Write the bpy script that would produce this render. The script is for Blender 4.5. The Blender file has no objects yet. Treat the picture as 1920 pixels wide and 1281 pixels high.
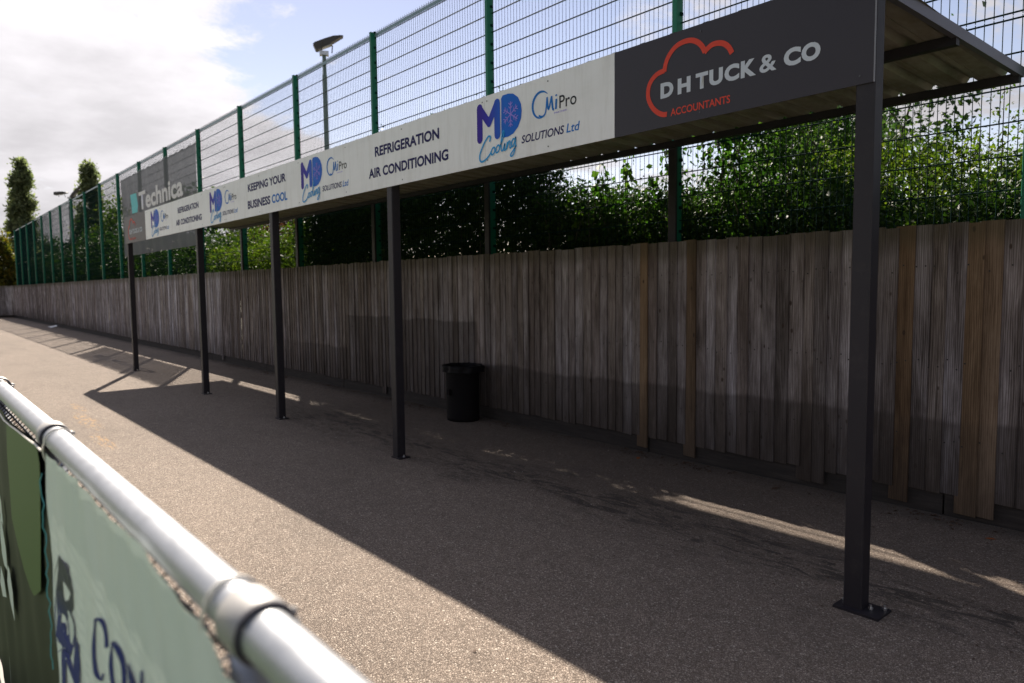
import bpy, math, random
import numpy as np
from mathutils import Matrix, Vector
random.seed(7); np.random.seed(7)
S = bpy.context.scene
C = S.collection

# ------------------------------------------------------------------ camera
F_PX, YAW, PITCH, ROLL, EYE = 1346.953, 0.867343, -0.0763702, -0.0107611, 1.43899
def axes():
    cy, sy = math.cos(YAW), math.sin(YAW)
    fw = np.array([-sy*math.cos(PITCH), cy*math.cos(PITCH), math.sin(PITCH)])
    r = np.array([cy, sy, 0.]); u = np.cross(r, fw)
    return r*math.cos(ROLL)+u*math.sin(ROLL), -r*math.sin(ROLL)+u*math.cos(ROLL), fw
RT, UP, FW = axes()
cam = bpy.data.cameras.new('camera'); camo = bpy.data.objects.new('camera', cam); C.objects.link(camo)
M = Matrix(((RT[0], UP[0], -FW[0], 0), (RT[1], UP[1], -FW[1], 0), (RT[2], UP[2], -FW[2], EYE), (0, 0, 0, 1)))
camo.matrix_world = M
cam.sensor_width = 36; cam.lens = F_PX/1920*36; cam.clip_start = .02; cam.clip_end = 3000
cam.dof.use_dof = True; cam.dof.focus_distance = 3.7; cam.dof.aperture_fstop = 3.2
S.camera = camo
def ray(x, y): return RT*(x-960)/F_PX - UP*(y-640.5)/F_PX + FW
def atY(x, y, Y):
    v = ray(x, y); t = Y/v[1]; return np.array([v[0]*t, Y, EYE+v[2]*t])
def atZ(x, y, z=0.):
    v = ray(x, y); t = (z-EYE)/v[2]; return np.array([v[0]*t, v[1]*t, z])
def atD(x, y, d):
    v = ray(x, y); return np.array([0, 0, EYE]) + v*d

# ------------------------------------------------------------------ sky, sun, exposure
SUNV = np.array([-2.8, 1.25, 2.73]); SUNV = SUNV/np.linalg.norm(SUNV)     # towards the sun
sun = bpy.data.lights.new('sun', 'SUN'); sun.energy = 5.0; sun.angle = math.radians(.55); sun.color = (1, .90, .77)
suno = bpy.data.objects.new('sun', sun); C.objects.link(suno)
suno.rotation_euler = Vector(SUNV).to_track_quat('Z', 'Y').to_euler()
S.view_settings.view_transform = 'Standard'; S.view_settings.look = 'None'
S.view_settings.exposure = 1.3; S.view_settings.gamma = 1.0; S.view_settings.use_curve_mapping = False
W = bpy.data.worlds.new('World'); S.world = W; W.use_nodes = True
wn, wl = W.node_tree.nodes, W.node_tree.links
wn.clear()
def wnode(t, **k):
    n = wn.new(t)
    for a, b in k.items(): setattr(n, a, b)
    return n
def wmath(op, a, b=None, c=None, clamp=False):
    n = wnode('ShaderNodeMath', operation=op, use_clamp=clamp)
    for i, v in enumerate((a, b, c)):
        if v is None: continue
        if isinstance(v, (int, float)): n.inputs[i].default_value = v
        else: wl.new(v, n.inputs[i])
    return n.outputs[0]
out = wnode('ShaderNodeOutputWorld'); bg = wnode('ShaderNodeBackground'); bg.inputs[1].default_value = .055
sky = wnode('ShaderNodeTexSky', sky_type='NISHITA'); sky.sun_disc = False
sky.sun_elevation = math.asin(SUNV[2]); sky.sun_rotation = math.atan2(SUNV[0], SUNV[1])
sky.air_density = 1.0; sky.dust_density = .1; sky.ozone_density = 1.6
tc = wnode('ShaderNodeTexCoord'); sep = wnode('ShaderNodeSeparateXYZ'); wl.new(tc.outputs['Generated'], sep.inputs[0])
zz = wmath('ADD', wmath('MAXIMUM', sep.outputs[2], 0.0), .16)
px = wmath('DIVIDE', sep.outputs[0], zz); py = wmath('DIVIDE', sep.outputs[1], zz)
cb = wnode('ShaderNodeCombineXYZ'); wl.new(px, cb.inputs[0]); wl.new(py, cb.inputs[1]); cb.inputs[2].default_value = 3.7
def wnoise(scale, detail, rough, dist=0.):
    n = wnode('ShaderNodeTexNoise'); wl.new(cb.outputs[0], n.inputs['Vector'])
    n.inputs['Scale'].default_value = scale; n.inputs['Detail'].default_value = detail
    n.inputs['Roughness'].default_value = rough; n.inputs['Distortion'].default_value = dist
    return n.outputs[0]
n1 = wnoise(1.7, 11, .66, .35)
gap = ray(770, 60); gap = gap/np.linalg.norm(gap)      # the break of blue between the cloud banks
dt = wnode('ShaderNodeVectorMath', operation='DOT_PRODUCT'); wl.new(tc.outputs['Generated'], dt.inputs[0]); dt.inputs[1].default_value = tuple(gap)
gm = wnode('ShaderNodeMapRange', interpolation_type='SMOOTHSTEP'); wl.new(dt.outputs['Value'], gm.inputs[0])
gm.inputs[1].default_value = math.cos(math.radians(17)); gm.inputs[2].default_value = math.cos(math.radians(7))
gm.inputs[3].default_value = 0.0; gm.inputs[4].default_value = .26
bank = ray(215, 40); bank = bank/np.linalg.norm(bank)
dt2 = wnode('ShaderNodeVectorMath', operation='DOT_PRODUCT'); wl.new(tc.outputs['Generated'], dt2.inputs[0]); dt2.inputs[1].default_value = tuple(bank)
bm_ = wnode('ShaderNodeMapRange', interpolation_type='SMOOTHSTEP'); wl.new(dt2.outputs['Value'], bm_.inputs[0])
bm_.inputs[1].default_value = math.cos(math.radians(25)); bm_.inputs[2].default_value = math.cos(math.radians(11))
bm_.inputs[3].default_value = 0.0; bm_.inputs[4].default_value = .22
dens = wmath('ADD', wmath('SUBTRACT', n1, gm.outputs[0]), bm_.outputs[0])
cov = wnode('ShaderNodeMapRange', interpolation_type='SMOOTHSTEP'); wl.new(dens, cov.inputs[0])
cov.inputs[1].default_value = .445; cov.inputs[2].default_value = .565
# cloud brightness: thick parts greyer, brighter towards the sun
n2 = wnoise(2.6, 6, .55)
sd = wnode('ShaderNodeVectorMath', operation='DOT_PRODUCT'); wl.new(tc.outputs['Generated'], sd.inputs[0]); sd.inputs[1].default_value = tuple(SUNV)
glow = wmath('POWER', wmath('MAXIMUM', sd.outputs['Value'], 0.0), 2.5)
base = wmath('MULTIPLY_ADD', glow, 6.7, 2.4)
shade = wnode('ShaderNodeMapRange'); wl.new(n2, shade.inputs[0])
shade.inputs[1].default_value = .35; shade.inputs[2].default_value = .7; shade.inputs[3].default_value = 1.15; shade.inputs[4].default_value = .84
cl = wmath('MULTIPLY', base, shade.outputs[0])
cc = wnode('ShaderNodeMix', data_type='RGBA', blend_type='MULTIPLY'); cc.inputs[0].default_value = 1
cmb = wnode('ShaderNodeCombineXYZ')
for i in range(3): wl.new(cl, cmb.inputs[i])
wl.new(cmb.outputs[0], cc.inputs[6]); cc.inputs[7].default_value = (.985, .95, .985, 1)
skyg = wnode('ShaderNodeMix', data_type='RGBA', blend_type='MULTIPLY'); skyg.inputs[0].default_value = 1
wl.new(sky.outputs[0], skyg.inputs[6]); skyg.inputs[7].default_value = (1.48, 1.11, .98, 1)
mx = wnode('ShaderNodeMix', data_type='RGBA'); wl.new(cov.outputs[0], mx.inputs[0]); wl.new(skyg.outputs[2], mx.inputs[6]); wl.new(cc.outputs[2], mx.inputs[7])
wl.new(mx.outputs[2], bg.inputs[0]); wl.new(bg.outputs[0], out.inputs[0])
W.cycles.sampling_method = 'AUTOMATIC'

# ------------------------------------------------------------------ material helpers
def mat(name, col=(.5, .5, .5), rough=.6, metal=0., spec=.5):
    m = bpy.data.materials.new(name); m.use_nodes = True
    b = m.node_tree.nodes['Principled BSDF']
    b.inputs['Base Color'].default_value = (*col, 1); b.inputs['Roughness'].default_value = rough
    b.inputs['Metallic'].default_value = metal; b.inputs['Specular IOR Level'].default_value = spec
    return m
class G:
    """tiny node-graph helper"""
    def __init__(s, m): s.m = m; s.n = m.node_tree.nodes; s.l = m.node_tree.links; s.b = s.n['Principled BSDF']
    def node(s, t, **k):
        n = s.n.new(t)
        for a, b in k.items(): setattr(n, a, b)
        return n
    def put(s, v, sock):
        if v is None: return
        if isinstance(v, (int, float)): sock.default_value = v
        elif isinstance(v, (tuple, list)): sock.default_value = v
        else: s.l.new(v, sock)
    def math(s, op, a, b=None, c=None, clamp=False):
        n = s.node('ShaderNodeMath', operation=op, use_clamp=clamp)
        for i, v in enumerate((a, b, c)): s.put(v, n.inputs[i])
        return n.outputs[0]
    def obj(s): return s.node('ShaderNodeTexCoord').outputs['Object']
    def pos(s): return s.node('ShaderNodeNewGeometry').outputs['Position']
    def scale(s, v, sc, loc=(0, 0, 0)):
        n = s.node('ShaderNodeMapping'); s.put(v, n.inputs[0]); s.put(loc, n.inputs[1]); n.inputs[3].default_value = sc; return n.outputs[0]
    def noise(s, v, scale, detail=4, rough=.55, dist=0.):
        n = s.node('ShaderNodeTexNoise'); s.put(v, n.inputs['Vector']); n.inputs['Scale'].default_value = scale
        n.inputs['Detail'].default_value = detail; n.inputs['Roughness'].default_value = rough; n.inputs['Distortion'].default_value = dist
        return n.outputs[0]
    def ramp(s, v, stops, mode='LINEAR'):
        n = s.node('ShaderNodeValToRGB'); s.put(v, n.inputs[0]); r = n.color_ramp; r.interpolation = mode
        while len(r.elements) < len(stops): r.elements.new(.5)
        for e, (p, c) in zip(r.elements, stops):
            e.position = p; e.color = (*c, 1) if isinstance(c, tuple) else (c, c, c, 1)
        return n.outputs[0]
    def mix(s, f, a, b, mode='MIX'):
        n = s.node('ShaderNodeMix', data_type='RGBA', blend_type=mode); s.put(f, n.inputs[0])
        s.put((*a, 1) if isinstance(a, tuple) and len(a) == 3 else a, n.inputs[6]); s.put((*b, 1) if isinstance(b, tuple) and len(b) == 3 else b, n.inputs[7])
        return n.outputs[2]
    def range(s, v, a, b, c=0., d=1.):
        n = s.node('ShaderNodeMapRange', interpolation_type='SMOOTHSTEP'); s.put(v, n.inputs[0])
        for i, x in enumerate((a, b, c, d)): n.inputs[i+1].default_value = x
        return n.outputs[0]
    def bump(s, h, strength, dist=.01):
        n = s.node('ShaderNodeBump'); s.put(h, n.inputs['Height']); n.inputs['Strength'].default_value = strength; n.inputs['Distance'].default_value = dist
        s.l.new(n.outputs[0], s.b.inputs['Normal']); return n
    def col(s, c): s.put(c, s.b.inputs['Base Color'])
    def rough(s, c): s.put(c, s.b.inputs['Roughness'])

# ------------------------------------------------------------------ object helpers
def link(name, mesh, m=None, parent=None):
    o = bpy.data.objects.new(name, mesh); C.objects.link(o)
    if m is not None and not mesh.materials: mesh.materials.append(m)
    if parent is not None: o.parent = parent
    return o
def pyobj(name, v, f, m, parent=None, smooth=False):
    me = bpy.data.meshes.new(name); me.from_pydata([tuple(map(float, p)) for p in v], [], f); me.update()
    if smooth: me.polygons.foreach_set('use_smooth', [True]*len(me.polygons))
    return link(name, me, m, parent)
def tag(o, label=None, cat=None, group=None, kind=None):
    if label: o['label'] = label
    if cat: o['category'] = cat
    if group: o['group'] = group
    if kind: o['kind'] = kind
    return o
def thing(name, loc, label, cat, group=None):
    o = bpy.data.objects.new(name, None); C.objects.link(o); o.location = loc; o.empty_display_size = .1
    return tag(o, label, cat, group)
class MB:
    def __init__(s): s.v = []; s.f = []
    def add(s, v, f): n = len(s.v); s.v += [tuple(p) for p in v]; s.f += [tuple(i+n for i in q) for q in f]; return s
    def box(s, a, b):
        (x0, y0, z0), (x1, y1, z1) = a, b
        return s.add([(x0,y0,z0),(x1,y0,z0),(x1,y1,z0),(x0,y1,z0),(x0,y0,z1),(x1,y0,z1),(x1,y1,z1),(x0,y1,z1)],
              [(0,3,2,1),(4,5,6,7),(0,1,5,4),(1,2,6,5),(2,3,7,6),(3,0,4,7)])
    def bevbox(s, a, b, w=.006):
        """box with its four vertical edges chamfered"""
        (x0, y0, z0), (x1, y1, z1) = a, b
        p = [(x0+w,y0),(x1-w,y0),(x1,y0+w),(x1,y1-w),(x1-w,y1),(x0+w,y1),(x0,y1-w),(x0,y0+w)]
        v = [(x,y,z0) for x,y in p]+[(x,y,z1) for x,y in p]
        return s.add(v, [tuple(range(7,-1,-1)), tuple(range(8,16))]+[(i,(i+1)%8,8+(i+1)%8,8+i) for i in range(8)])
    def tube(s, pts, r, n=8, caps=True, closed=False):
        pts = [np.array(p, float) for p in pts]; rr = r if isinstance(r, (list, tuple)) else [r]*len(pts)
        base = len(s.v); k = len(pts); up = np.array([0, 0, 1.])
        for i, p in enumerate(pts):
            a = pts[(i-1) % k] if closed else pts[max(i-1, 0)]; b = pts[(i+1) % k] if closed else pts[min(i+1, k-1)]
            t = b-a; t = t/(np.linalg.norm(t)+1e-12)
            u = up if abs(t[2]) < .92 else np.array([1., 0, 0])
            e = np.cross(t, u); e /= np.linalg.norm(e); g = np.cross(e, t)
            for j in range(n):
                an = 2*math.pi*j/n; s.v.append(tuple(p+rr[i]*(e*math.cos(an)+g*math.sin(an))))
        m = k if closed else k-1
        for i in range(m):
            for j in range(n):
                a = base+i*n+j; b = base+i*n+(j+1) % n; c = base+((i+1) % k)*n+(j+1) % n; d = base+((i+1) % k)*n+j
                s.f.append((a, d, c, b))
        if caps and not closed:
            s.f.append(tuple(base+j for j in range(n))); s.f.append(tuple(base+(k-1)*n+j for j in range(n-1, -1, -1)))
        return s
    def build(s, name, m, parent=None, smooth=False): return pyobj(name, s.v, s.f, m, parent, smooth)
def copy_tree(o, parent=None, loc=None):
    c = o.copy(); C.objects.link(c)
    if parent is not None: c.parent = parent
    if loc is not None: c.location = loc
    for ch in [x for x in o.children]: copy_tree(ch, c)
    return c

# flat print: text and stroked shapes lying in a vertical plane y = Y, facing -y (towards the camera)
def text(name, body, x0, x1, z0, z1, Y, m, parent, bold=0., shear=0., space=1.0):
    cu = bpy.data.curves.new(name, 'FONT'); cu.body = body; cu.size = 1; cu.offset = bold; cu.shear = shear; cu.space_character = space
    cu.resolution_u = 4
    o = bpy.data.objects.new(name, cu); C.objects.link(o)
    dg = bpy.context.evaluated_depsgraph_get(); dg.update()
    me = bpy.data.meshes.new_from_object(o.evaluated_get(dg)); bpy.data.objects.remove(o); bpy.data.curves.remove(cu)
    n = len(me.vertices); co = np.empty(n*3); me.vertices.foreach_get('co', co); co = co.reshape(-1, 3)
    lo, hi = co.min(0), co.max(0)
    X = x0+(co[:, 0]-lo[0])/(hi[0]-lo[0])*(x1-x0); Z = z0+(co[:, 1]-lo[1])/(hi[1]-lo[1])*(z1-z0)
    co = np.stack([X, np.full(n, Y), Z], 1).ravel(); me.vertices.foreach_set('co', co); me.update()
    me.materials.clear(); me.name = name
    return link(name, me, m, parent)
def ribbon_mb(b, pts, w, Y, roundcap=True):
    P = np.array([(p[0], p[-1]) for p in pts], float); k = len(P)
    ww = w if isinstance(w, (list, tuple)) else [w]*k
    v = []
    for i in range(k):
        a = P[max(i-1, 0)]; c = P[min(i+1, k-1)]; t = c-a; t /= np.linalg.norm(t)+1e-12; nrm = np.array([-t[1], t[0]])
        L = P[i]+nrm*ww[i]/2; R = P[i]-nrm*ww[i]/2; v += [(L[0], Y, L[1]), (R[0], Y, R[1])]
    f = [(2*i, 2*i+1, 2*i+3, 2*i+2) for i in range(k-1)]
    b.add(v, f)
    if roundcap:
        for q, (i, off) in enumerate(((0, .00012), (k-1, .00024))):
            r = ww[i]/2; c = P[i]; b.add([(c[0]+r*math.cos(t*math.pi/6), Y-off, c[1]+r*math.sin(t*math.pi/6)) for t in range(12)], [tuple(range(12))])
def smoothpts(pts, n=6):
    P = [np.array(p, float) for p in pts]; o = []
    for i in range(len(P)-1):
        p0 = P[max(i-1, 0)]; p1 = P[i]; p2 = P[i+1]; p3 = P[min(i+2, len(P)-1)]
        for j in range(n):
            t = j/n; o.append(.5*((2*p1)+(-p0+p2)*t+(2*p0-5*p1+4*p2-p3)*t*t+(-p0+3*p1-3*p2+p3)*t**3))
    o.append(P[-1]); return o
def poly(b, pts, Y):
    """fan-free filled polygon (triangulated by Blender)"""
    b.add([(p[0], Y, p[1]) for p in pts], [tuple(range(len(pts)))])

# ------------------------------------------------------------------ layout constants (metres)
FY = 3.12          # front face of the shelter posts
MY = 5.11          # plane of the welded mesh
WY = 4.8255        # face of the timber fence
GX = -49.2         # far corner of the yard

# ------------------------------------------------------------------ GROUND
def ground_material():
    m = mat('bonded_gravel', rough=.85, spec=.3); g = G(m); p = g.pos(); g.b.inputs['Sheen Weight'].default_value = .12; g.b.inputs['Sheen Roughness'].default_value = .6; g.b.inputs['Sheen Tint'].default_value = (1, .88, .78, 1)
    vo = g.node('ShaderNodeTexVoronoi', feature='F1'); g.put(p, vo.inputs['Vector']); vo.inputs['Scale'].default_value = 118
    ve = g.node('ShaderNodeTexVoronoi', feature='DISTANCE_TO_EDGE'); g.put(p, ve.inputs['Vector']); ve.inputs['Scale'].default_value = 118
    sepc = g.node('ShaderNodeSeparateColor'); g.put(vo.outputs['Color'], sepc.inputs[0])
    stone = g.ramp(sepc.outputs[0], [(0, (.165,.124,.098)), (.3, (.245,.192,.154)), (.65, (.315,.252,.205)), (.9, (.38,.312,.258)), (1, (.54,.47,.40))])
    gap = g.range(ve.outputs['Distance'], .02, .16)
    c = g.mix(gap, (.11, .083, .066), stone)
    big = g.noise(g.scale(p, (.5, 1.3, 1)), .9, 6, .6)
    c = g.mix(1., c, g.ramp(big, [(.25, .74), (.5, 1.0), (.75, 1.14)]), 'MULTIPLY')
    mid = g.noise(p, 9, 5, .65)
    c = g.mix(1., c, g.ramp(mid, [(.3, .86), (.6, 1.06)]), 'MULTIPLY')
    sp = g.node('ShaderNodeSeparateXYZ'); g.put(p, sp.inputs[0])
    # dark leaf-mould washed into tide lines under the shelter
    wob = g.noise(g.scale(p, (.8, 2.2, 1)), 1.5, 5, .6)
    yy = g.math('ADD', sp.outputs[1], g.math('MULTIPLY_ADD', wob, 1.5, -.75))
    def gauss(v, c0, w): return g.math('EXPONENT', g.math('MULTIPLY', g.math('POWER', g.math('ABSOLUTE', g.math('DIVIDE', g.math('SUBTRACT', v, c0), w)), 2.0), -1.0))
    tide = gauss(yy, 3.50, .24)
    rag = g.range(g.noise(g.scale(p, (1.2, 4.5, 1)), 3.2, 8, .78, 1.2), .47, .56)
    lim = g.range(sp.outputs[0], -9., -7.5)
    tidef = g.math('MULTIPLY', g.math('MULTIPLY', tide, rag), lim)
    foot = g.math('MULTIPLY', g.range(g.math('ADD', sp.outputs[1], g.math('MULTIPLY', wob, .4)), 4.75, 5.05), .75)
    roof_shade = g.math('MULTIPLY', g.range(g.math('ADD', sp.outputs[1], g.math('MULTIPLY', wob, .9)), 3.1, 4.4), g.math('MULTIPLY', lim, g.range(sp.outputs[0], -1.2, -3.0, .35, .62)))  # roof shade painted into the ground colour, weaker towards the open right end
    c = g.mix(roof_shade, c, (.40, .35, .32), 'MULTIPLY')
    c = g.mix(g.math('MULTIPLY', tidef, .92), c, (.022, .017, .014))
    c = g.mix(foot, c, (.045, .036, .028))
    # rusty iron stains on the sunlit part
    for (sx, sy, rx, ry) in ((-9.1, 1.50, .75, .10), (-7.75, 1.40, .55, .075), (-6.85, 1.12, .25, .045), (-10.2, 1.6, .5, .06)):
        d = g.math('ADD', g.math('POWER', g.math('DIVIDE', g.math('SUBTRACT', sp.outputs[0], sx), rx), 2.), g.math('POWER', g.math('DIVIDE', g.math('SUBTRACT', sp.outputs[1], sy), ry), 2.))
        f = g.math('MULTIPLY', g.range(d, 1.3, .2), g.range(g.noise(g.scale(p, (2, 7, 1)), 4, 5, .7), .48, .6))
        c = g.mix(g.math('MULTIPLY', f, .8), c, (.42, .25, .10))
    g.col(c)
    h = g.math('ADD', gap, g.math('MULTIPLY', sepc.outputs[1], .8))
    g.bump(h, .8, .0045)
    return m
gm_ = ground_material()
soil = mat('soil', (.07, .055, .04), .95); gs = G(soil); gs.col(gs.ramp(gs.noise(gs.pos(), 3, 6), [(.3, (.04,.033,.022)), (.6, (.08,.07,.035)), (.8, (.05,.08,.025))]))
tag(pyobj('ground', [(-900,-400,-.02),(400,-400,-.02),(400,900,-.02),(-900,900,-.02)], [(0,1,2,3)], soil), kind='structure')
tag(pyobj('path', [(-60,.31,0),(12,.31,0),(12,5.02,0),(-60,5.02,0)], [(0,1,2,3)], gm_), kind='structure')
turf = mat('turf', (.06, .12, .02), .8); gt = G(turf)
gt.col(gt.ramp(gt.noise(gt.pos(), 60, 4, .7), [(.3, (.035,.06,.02)), (.55, (.06,.10,.035)), (.75, (.09,.13,.05))])); gt.bump(gt.noise(gt.pos(), 160, 2), .6, .02)
tag(pyobj('pitch', [(-60,-70,-.012),(60,-70,-.012),(60,.2,-.012),(-60,.2,-.012)], [(0,1,2,3)], turf), kind='structure')
kerbm = mat('kerb_concrete', (.33, .31, .28), .85)
kb = MB()
for i in range(40): kb.box((-30+i*.915, .2, -.015), (-30+i*.915+.907, .31, .012))
tag(kb.build('kerb', kerbm), kind='structure')

# ------------------------------------------------------------------ TIMBER FENCE
def wood_material(name, stops, damp=.6, warm=0.):
    m = mat(name, rough=.82, spec=.2); g = G(m); o = g.obj(); oi = g.node('ShaderNodeObjectInfo'); geo = g.node('ShaderNodeNewGeometry')
    rnd = g.math('FRACT', g.math('ADD', oi.outputs['Random'], geo.outputs['Random Per Island']))
    off = g.node('ShaderNodeCombineXYZ'); g.put(g.math('MULTIPLY', rnd, 37.), off.inputs[0]); g.put(g.math('MULTIPLY', rnd, 91.), off.inputs[2]); g.put(g.math('MULTIPLY', rnd, 17.), off.inputs[1])
    va = g.node('ShaderNodeVectorMath', operation='ADD'); g.put(o, va.inputs[0]); g.put(off.outputs[0], va.inputs[1]); p = va.outputs[0]
    wave = g.node('ShaderNodeTexWave', wave_type='BANDS', bands_direction='X'); g.put(g.scale(p, (1, 1, .05)), wave.inputs['Vector'])
    wave.inputs['Scale'].default_value = 26; wave.inputs['Distortion'].default_value = 7.0; wave.inputs['Detail'].default_value = 3; wave.inputs['Detail Scale'].default_value = 1.6
    fine = g.noise(g.scale(p, (1, 1, .018)), 210, 4, .7)
    patch = g.noise(g.scale(p, (1, 1, .22)), 9, 5, .65, .6)
    v = g.math('ADD', g.math('MULTIPLY', wave.outputs[0], .15), g.math('ADD', g.math('MULTIPLY', fine, .40), g.math('MULTIPLY', patch, .50)))
    c = g.ramp(v, stops)
    # one board paler, the next browner
    c = g.mix(1., c, g.ramp(rnd, [(0, (.55,.52,.50)), (.15, (1.05,1.03,1.05)), (.3, (.75,.66,.60)), (.45, (1.2,1.2,1.26)), (.58, (.66,.62,.60)), (.7, (1.0,.92,.82)), (.85, (1.35,1.36,1.42)), (1, (.82,.74,.66))]), 'MULTIPLY')
    st = g.noise(g.scale(g.pos(), (1, 1, .10)), 5.5, 6, .7)
    c = g.mix(1., c, g.ramp(st, [(.32, (.42,.38,.35)), (.47, (.96,.94,.93)), (.62, (1.32,1.33,1.37))]), 'MULTIPLY')
    # knots
    kn = g.node('ShaderNodeTexVoronoi', feature='F1'); g.put(g.scale(p, (1, 1, .55)), kn.inputs['Vector']); kn.inputs['Scale'].default_value = 10.5
    kc = g.math('MULTIPLY', g.range(kn.outputs['Distance'], .13, .06), g.range(g.noise(g.scale(p, (1, 1, .3)), 3.1, 2), .42, .50))
    c = g.mix(g.math('MULTIPLY', kc, .85), c, (.028, .018, .013))
    kr = g.math('MULTIPLY', g.range(kn.outputs['Distance'], .24, .10), kc)
    c = g.mix(g.math('MULTIPLY', kr, .35), c, (.07, .045, .03))
    # damp tide mark near the foot, green top edge
    ps = g.node('ShaderNodeSeparateXYZ'); g.put(g.pos(), ps.inputs[0])
    wz = g.math('ADD', ps.outputs[2], g.math('MULTIPLY_ADD', g.noise(g.pos(), 2.2, 3), .10, -.05))
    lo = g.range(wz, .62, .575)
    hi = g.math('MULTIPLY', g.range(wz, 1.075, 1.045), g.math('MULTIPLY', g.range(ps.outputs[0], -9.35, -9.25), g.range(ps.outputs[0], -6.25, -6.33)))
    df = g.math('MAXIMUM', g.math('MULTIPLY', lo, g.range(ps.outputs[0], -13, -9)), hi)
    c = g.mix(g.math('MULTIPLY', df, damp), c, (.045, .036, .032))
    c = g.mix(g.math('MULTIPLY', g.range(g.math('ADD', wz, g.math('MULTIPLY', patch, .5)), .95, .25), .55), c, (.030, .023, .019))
    tp = g.math('MULTIPLY', g.range(g.math('ADD', wz, g.math('MULTIPLY', patch, .22)), 1.72, 1.86), .55)
    c = g.mix(tp, c, (.06, .052, .028))
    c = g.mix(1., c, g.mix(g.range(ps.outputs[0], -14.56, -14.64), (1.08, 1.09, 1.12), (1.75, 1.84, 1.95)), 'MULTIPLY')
    g.col(c); g.bump(g.math('ADD', v, g.math('MULTIPLY', kc, -.4)), .5, .004)
    return m
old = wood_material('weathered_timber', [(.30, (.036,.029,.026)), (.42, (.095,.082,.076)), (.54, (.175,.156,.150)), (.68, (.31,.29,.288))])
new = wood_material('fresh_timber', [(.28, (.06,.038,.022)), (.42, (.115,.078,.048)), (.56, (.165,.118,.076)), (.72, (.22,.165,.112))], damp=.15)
def board_mesh(w, h, z0, seed):
    rs = random.Random(seed); me = bpy.data.meshes.new('board'); v = []
    n = 6
    for i in range(n+1):
        z = z0+(h-z0)*i/n; dx = rs.uniform(-.0012, .0012); dy = rs.uniform(-.0015, .0015)
        # feather edge: thick right edge laps over the thin left edge of its neighbour
        v += [(-w/2+dx, .004+dy, z), (w/2+dx, -.010+dy, z), (w/2+dx, .004+dy, z), (-w/2+dx, .010+dy, z)]
    f = [(0,3,2,1), (4*n,4*n+1,4*n+2,4*n+3)]
    for i in range(n):
        for j in range(4): a = 4*i+j; b = 4*i+(j+1)%4; f.append((a, b, b+4, a+4))
    me.from_pydata(v, [], f); me.update(); return me
TOPW = 1.786
wood = thing('timber_fence', (-20, WY, 0), 'weathered closeboard timber fence running along the back of the path', 'fence')
wood.location = (0, WY, 0)
short = [board_mesh(.114, TOPW, .135, i) for i in range(4)]; long_ = [board_mesh(.118, TOPW+.004, .04, 9+i) for i in range(2)]
for me in short: me.materials.append(old)
freshm = [m_.copy() for m_ in long_]
for me in long_: me.materials.append(old)
for me in freshm: me.materials.append(new)
PITCHB = .0935
# measured: fresh boards at these x, long grey ones at these
fresh_x = [-1.862, -1.478, -1.385, -3.955, -3.47]; longgrey_x = [-2.50, -2.405, -14.6, -8.32]
xs = []; anchors = [4.0, -1.385, -1.478, -1.862, -2.405, -2.50, -3.47, -3.955, -8.32, -14.6, GX+.06]
for a_, b__ in zip(anchors[:-1], anchors[1:]):
    n_ = max(1, round((a_-b__)/PITCHB)); w_ = [1+.16*random.uniform(-1, 1) for _ in range(n_)]; t_ = sum(w_); x = a_
    for q_ in w_: xs.append(x); x -= (a_-b__)*q_/t_
def kind_of(x):
    if min(abs(x-a) for a in fresh_x) < .01: return 'fresh'
    if min(abs(x-a) for a in longgrey_x) < .01: return 'long'
    return 'short'
# the 300 boards that show largest stand one by one; the rest are one joined part
indiv = [x for x in xs if -1.02 > x][:300]; iset = set(indiv)
rest = MB(); rb = random.Random(3)
for x in xs:
    k = kind_of(x); rx = x
    if k == 'fresh': rx = min(fresh_x, key=lambda a: abs(a-x))
    dz = rb.uniform(-.007, .007); dy = rb.uniform(-.003, .003) - (.006 if k == 'fresh' else 0)
    tilt = rb.uniform(-.0025, .0025)
    if x in iset:
        me = rb.choice({'short': short, 'long': long_, 'fresh': freshm}[k])
        o = link('board', me, None, wood); o.location = (rx, dy, dz); o.rotation_euler = (0, tilt, 0)
        if k == 'fresh': o['label'] = 'newer orange-brown board'
    else:
        me = short[0]; rest.add([(v.co.x+x, v.co.y+dy, v.co.z+dz) for v in me.vertices], [tuple(p.vertices) for p in me.polygons])
tag(rest.build('board', old, wood), kind='stuff')
gbm = mat('gravel_board_timber', rough=.9); gg = G(gbm)
gg.col(gg.ramp(gg.noise(gg.scale(gg.pos(), (.4, 1, 4)), 9, 6, .65), [(.3, (.014,.012,.011)), (.6, (.032,.026,.024)), (.8, (.06,.05,.045))])); gg.bump(gg.noise(gg.pos(), 40, 4), .4, .006)
x = 4.0
gx = [4.0, 1.75, -1.6, -3.9, -6.6, -9.5, -12.4, -15.3, -18.2, -21.1, -24, -27, -30, -33, -36, -39, -42, -45, -48, GX]
for a, b in zip(gx[:-1], gx[1:]):
    MB().box((b+.006, .016, 0), (a-.006, .052, .17+random.uniform(-.006, .004))).build('gravel_board', gbm, wood)
ar = MB()
for z in (.45, .95, 1.5): ar.box((GX, .013, z-.04), (4, .05, z+.04))
ar.build('rail', gbm, wood)
pm = MB()
for a in gx[1:-1]: pm.box((a-.05, .054, 0), (a+.05, .15, 1.75))
tag(pm.build('fence_post', gbm, wood), kind='stuff')
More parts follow.
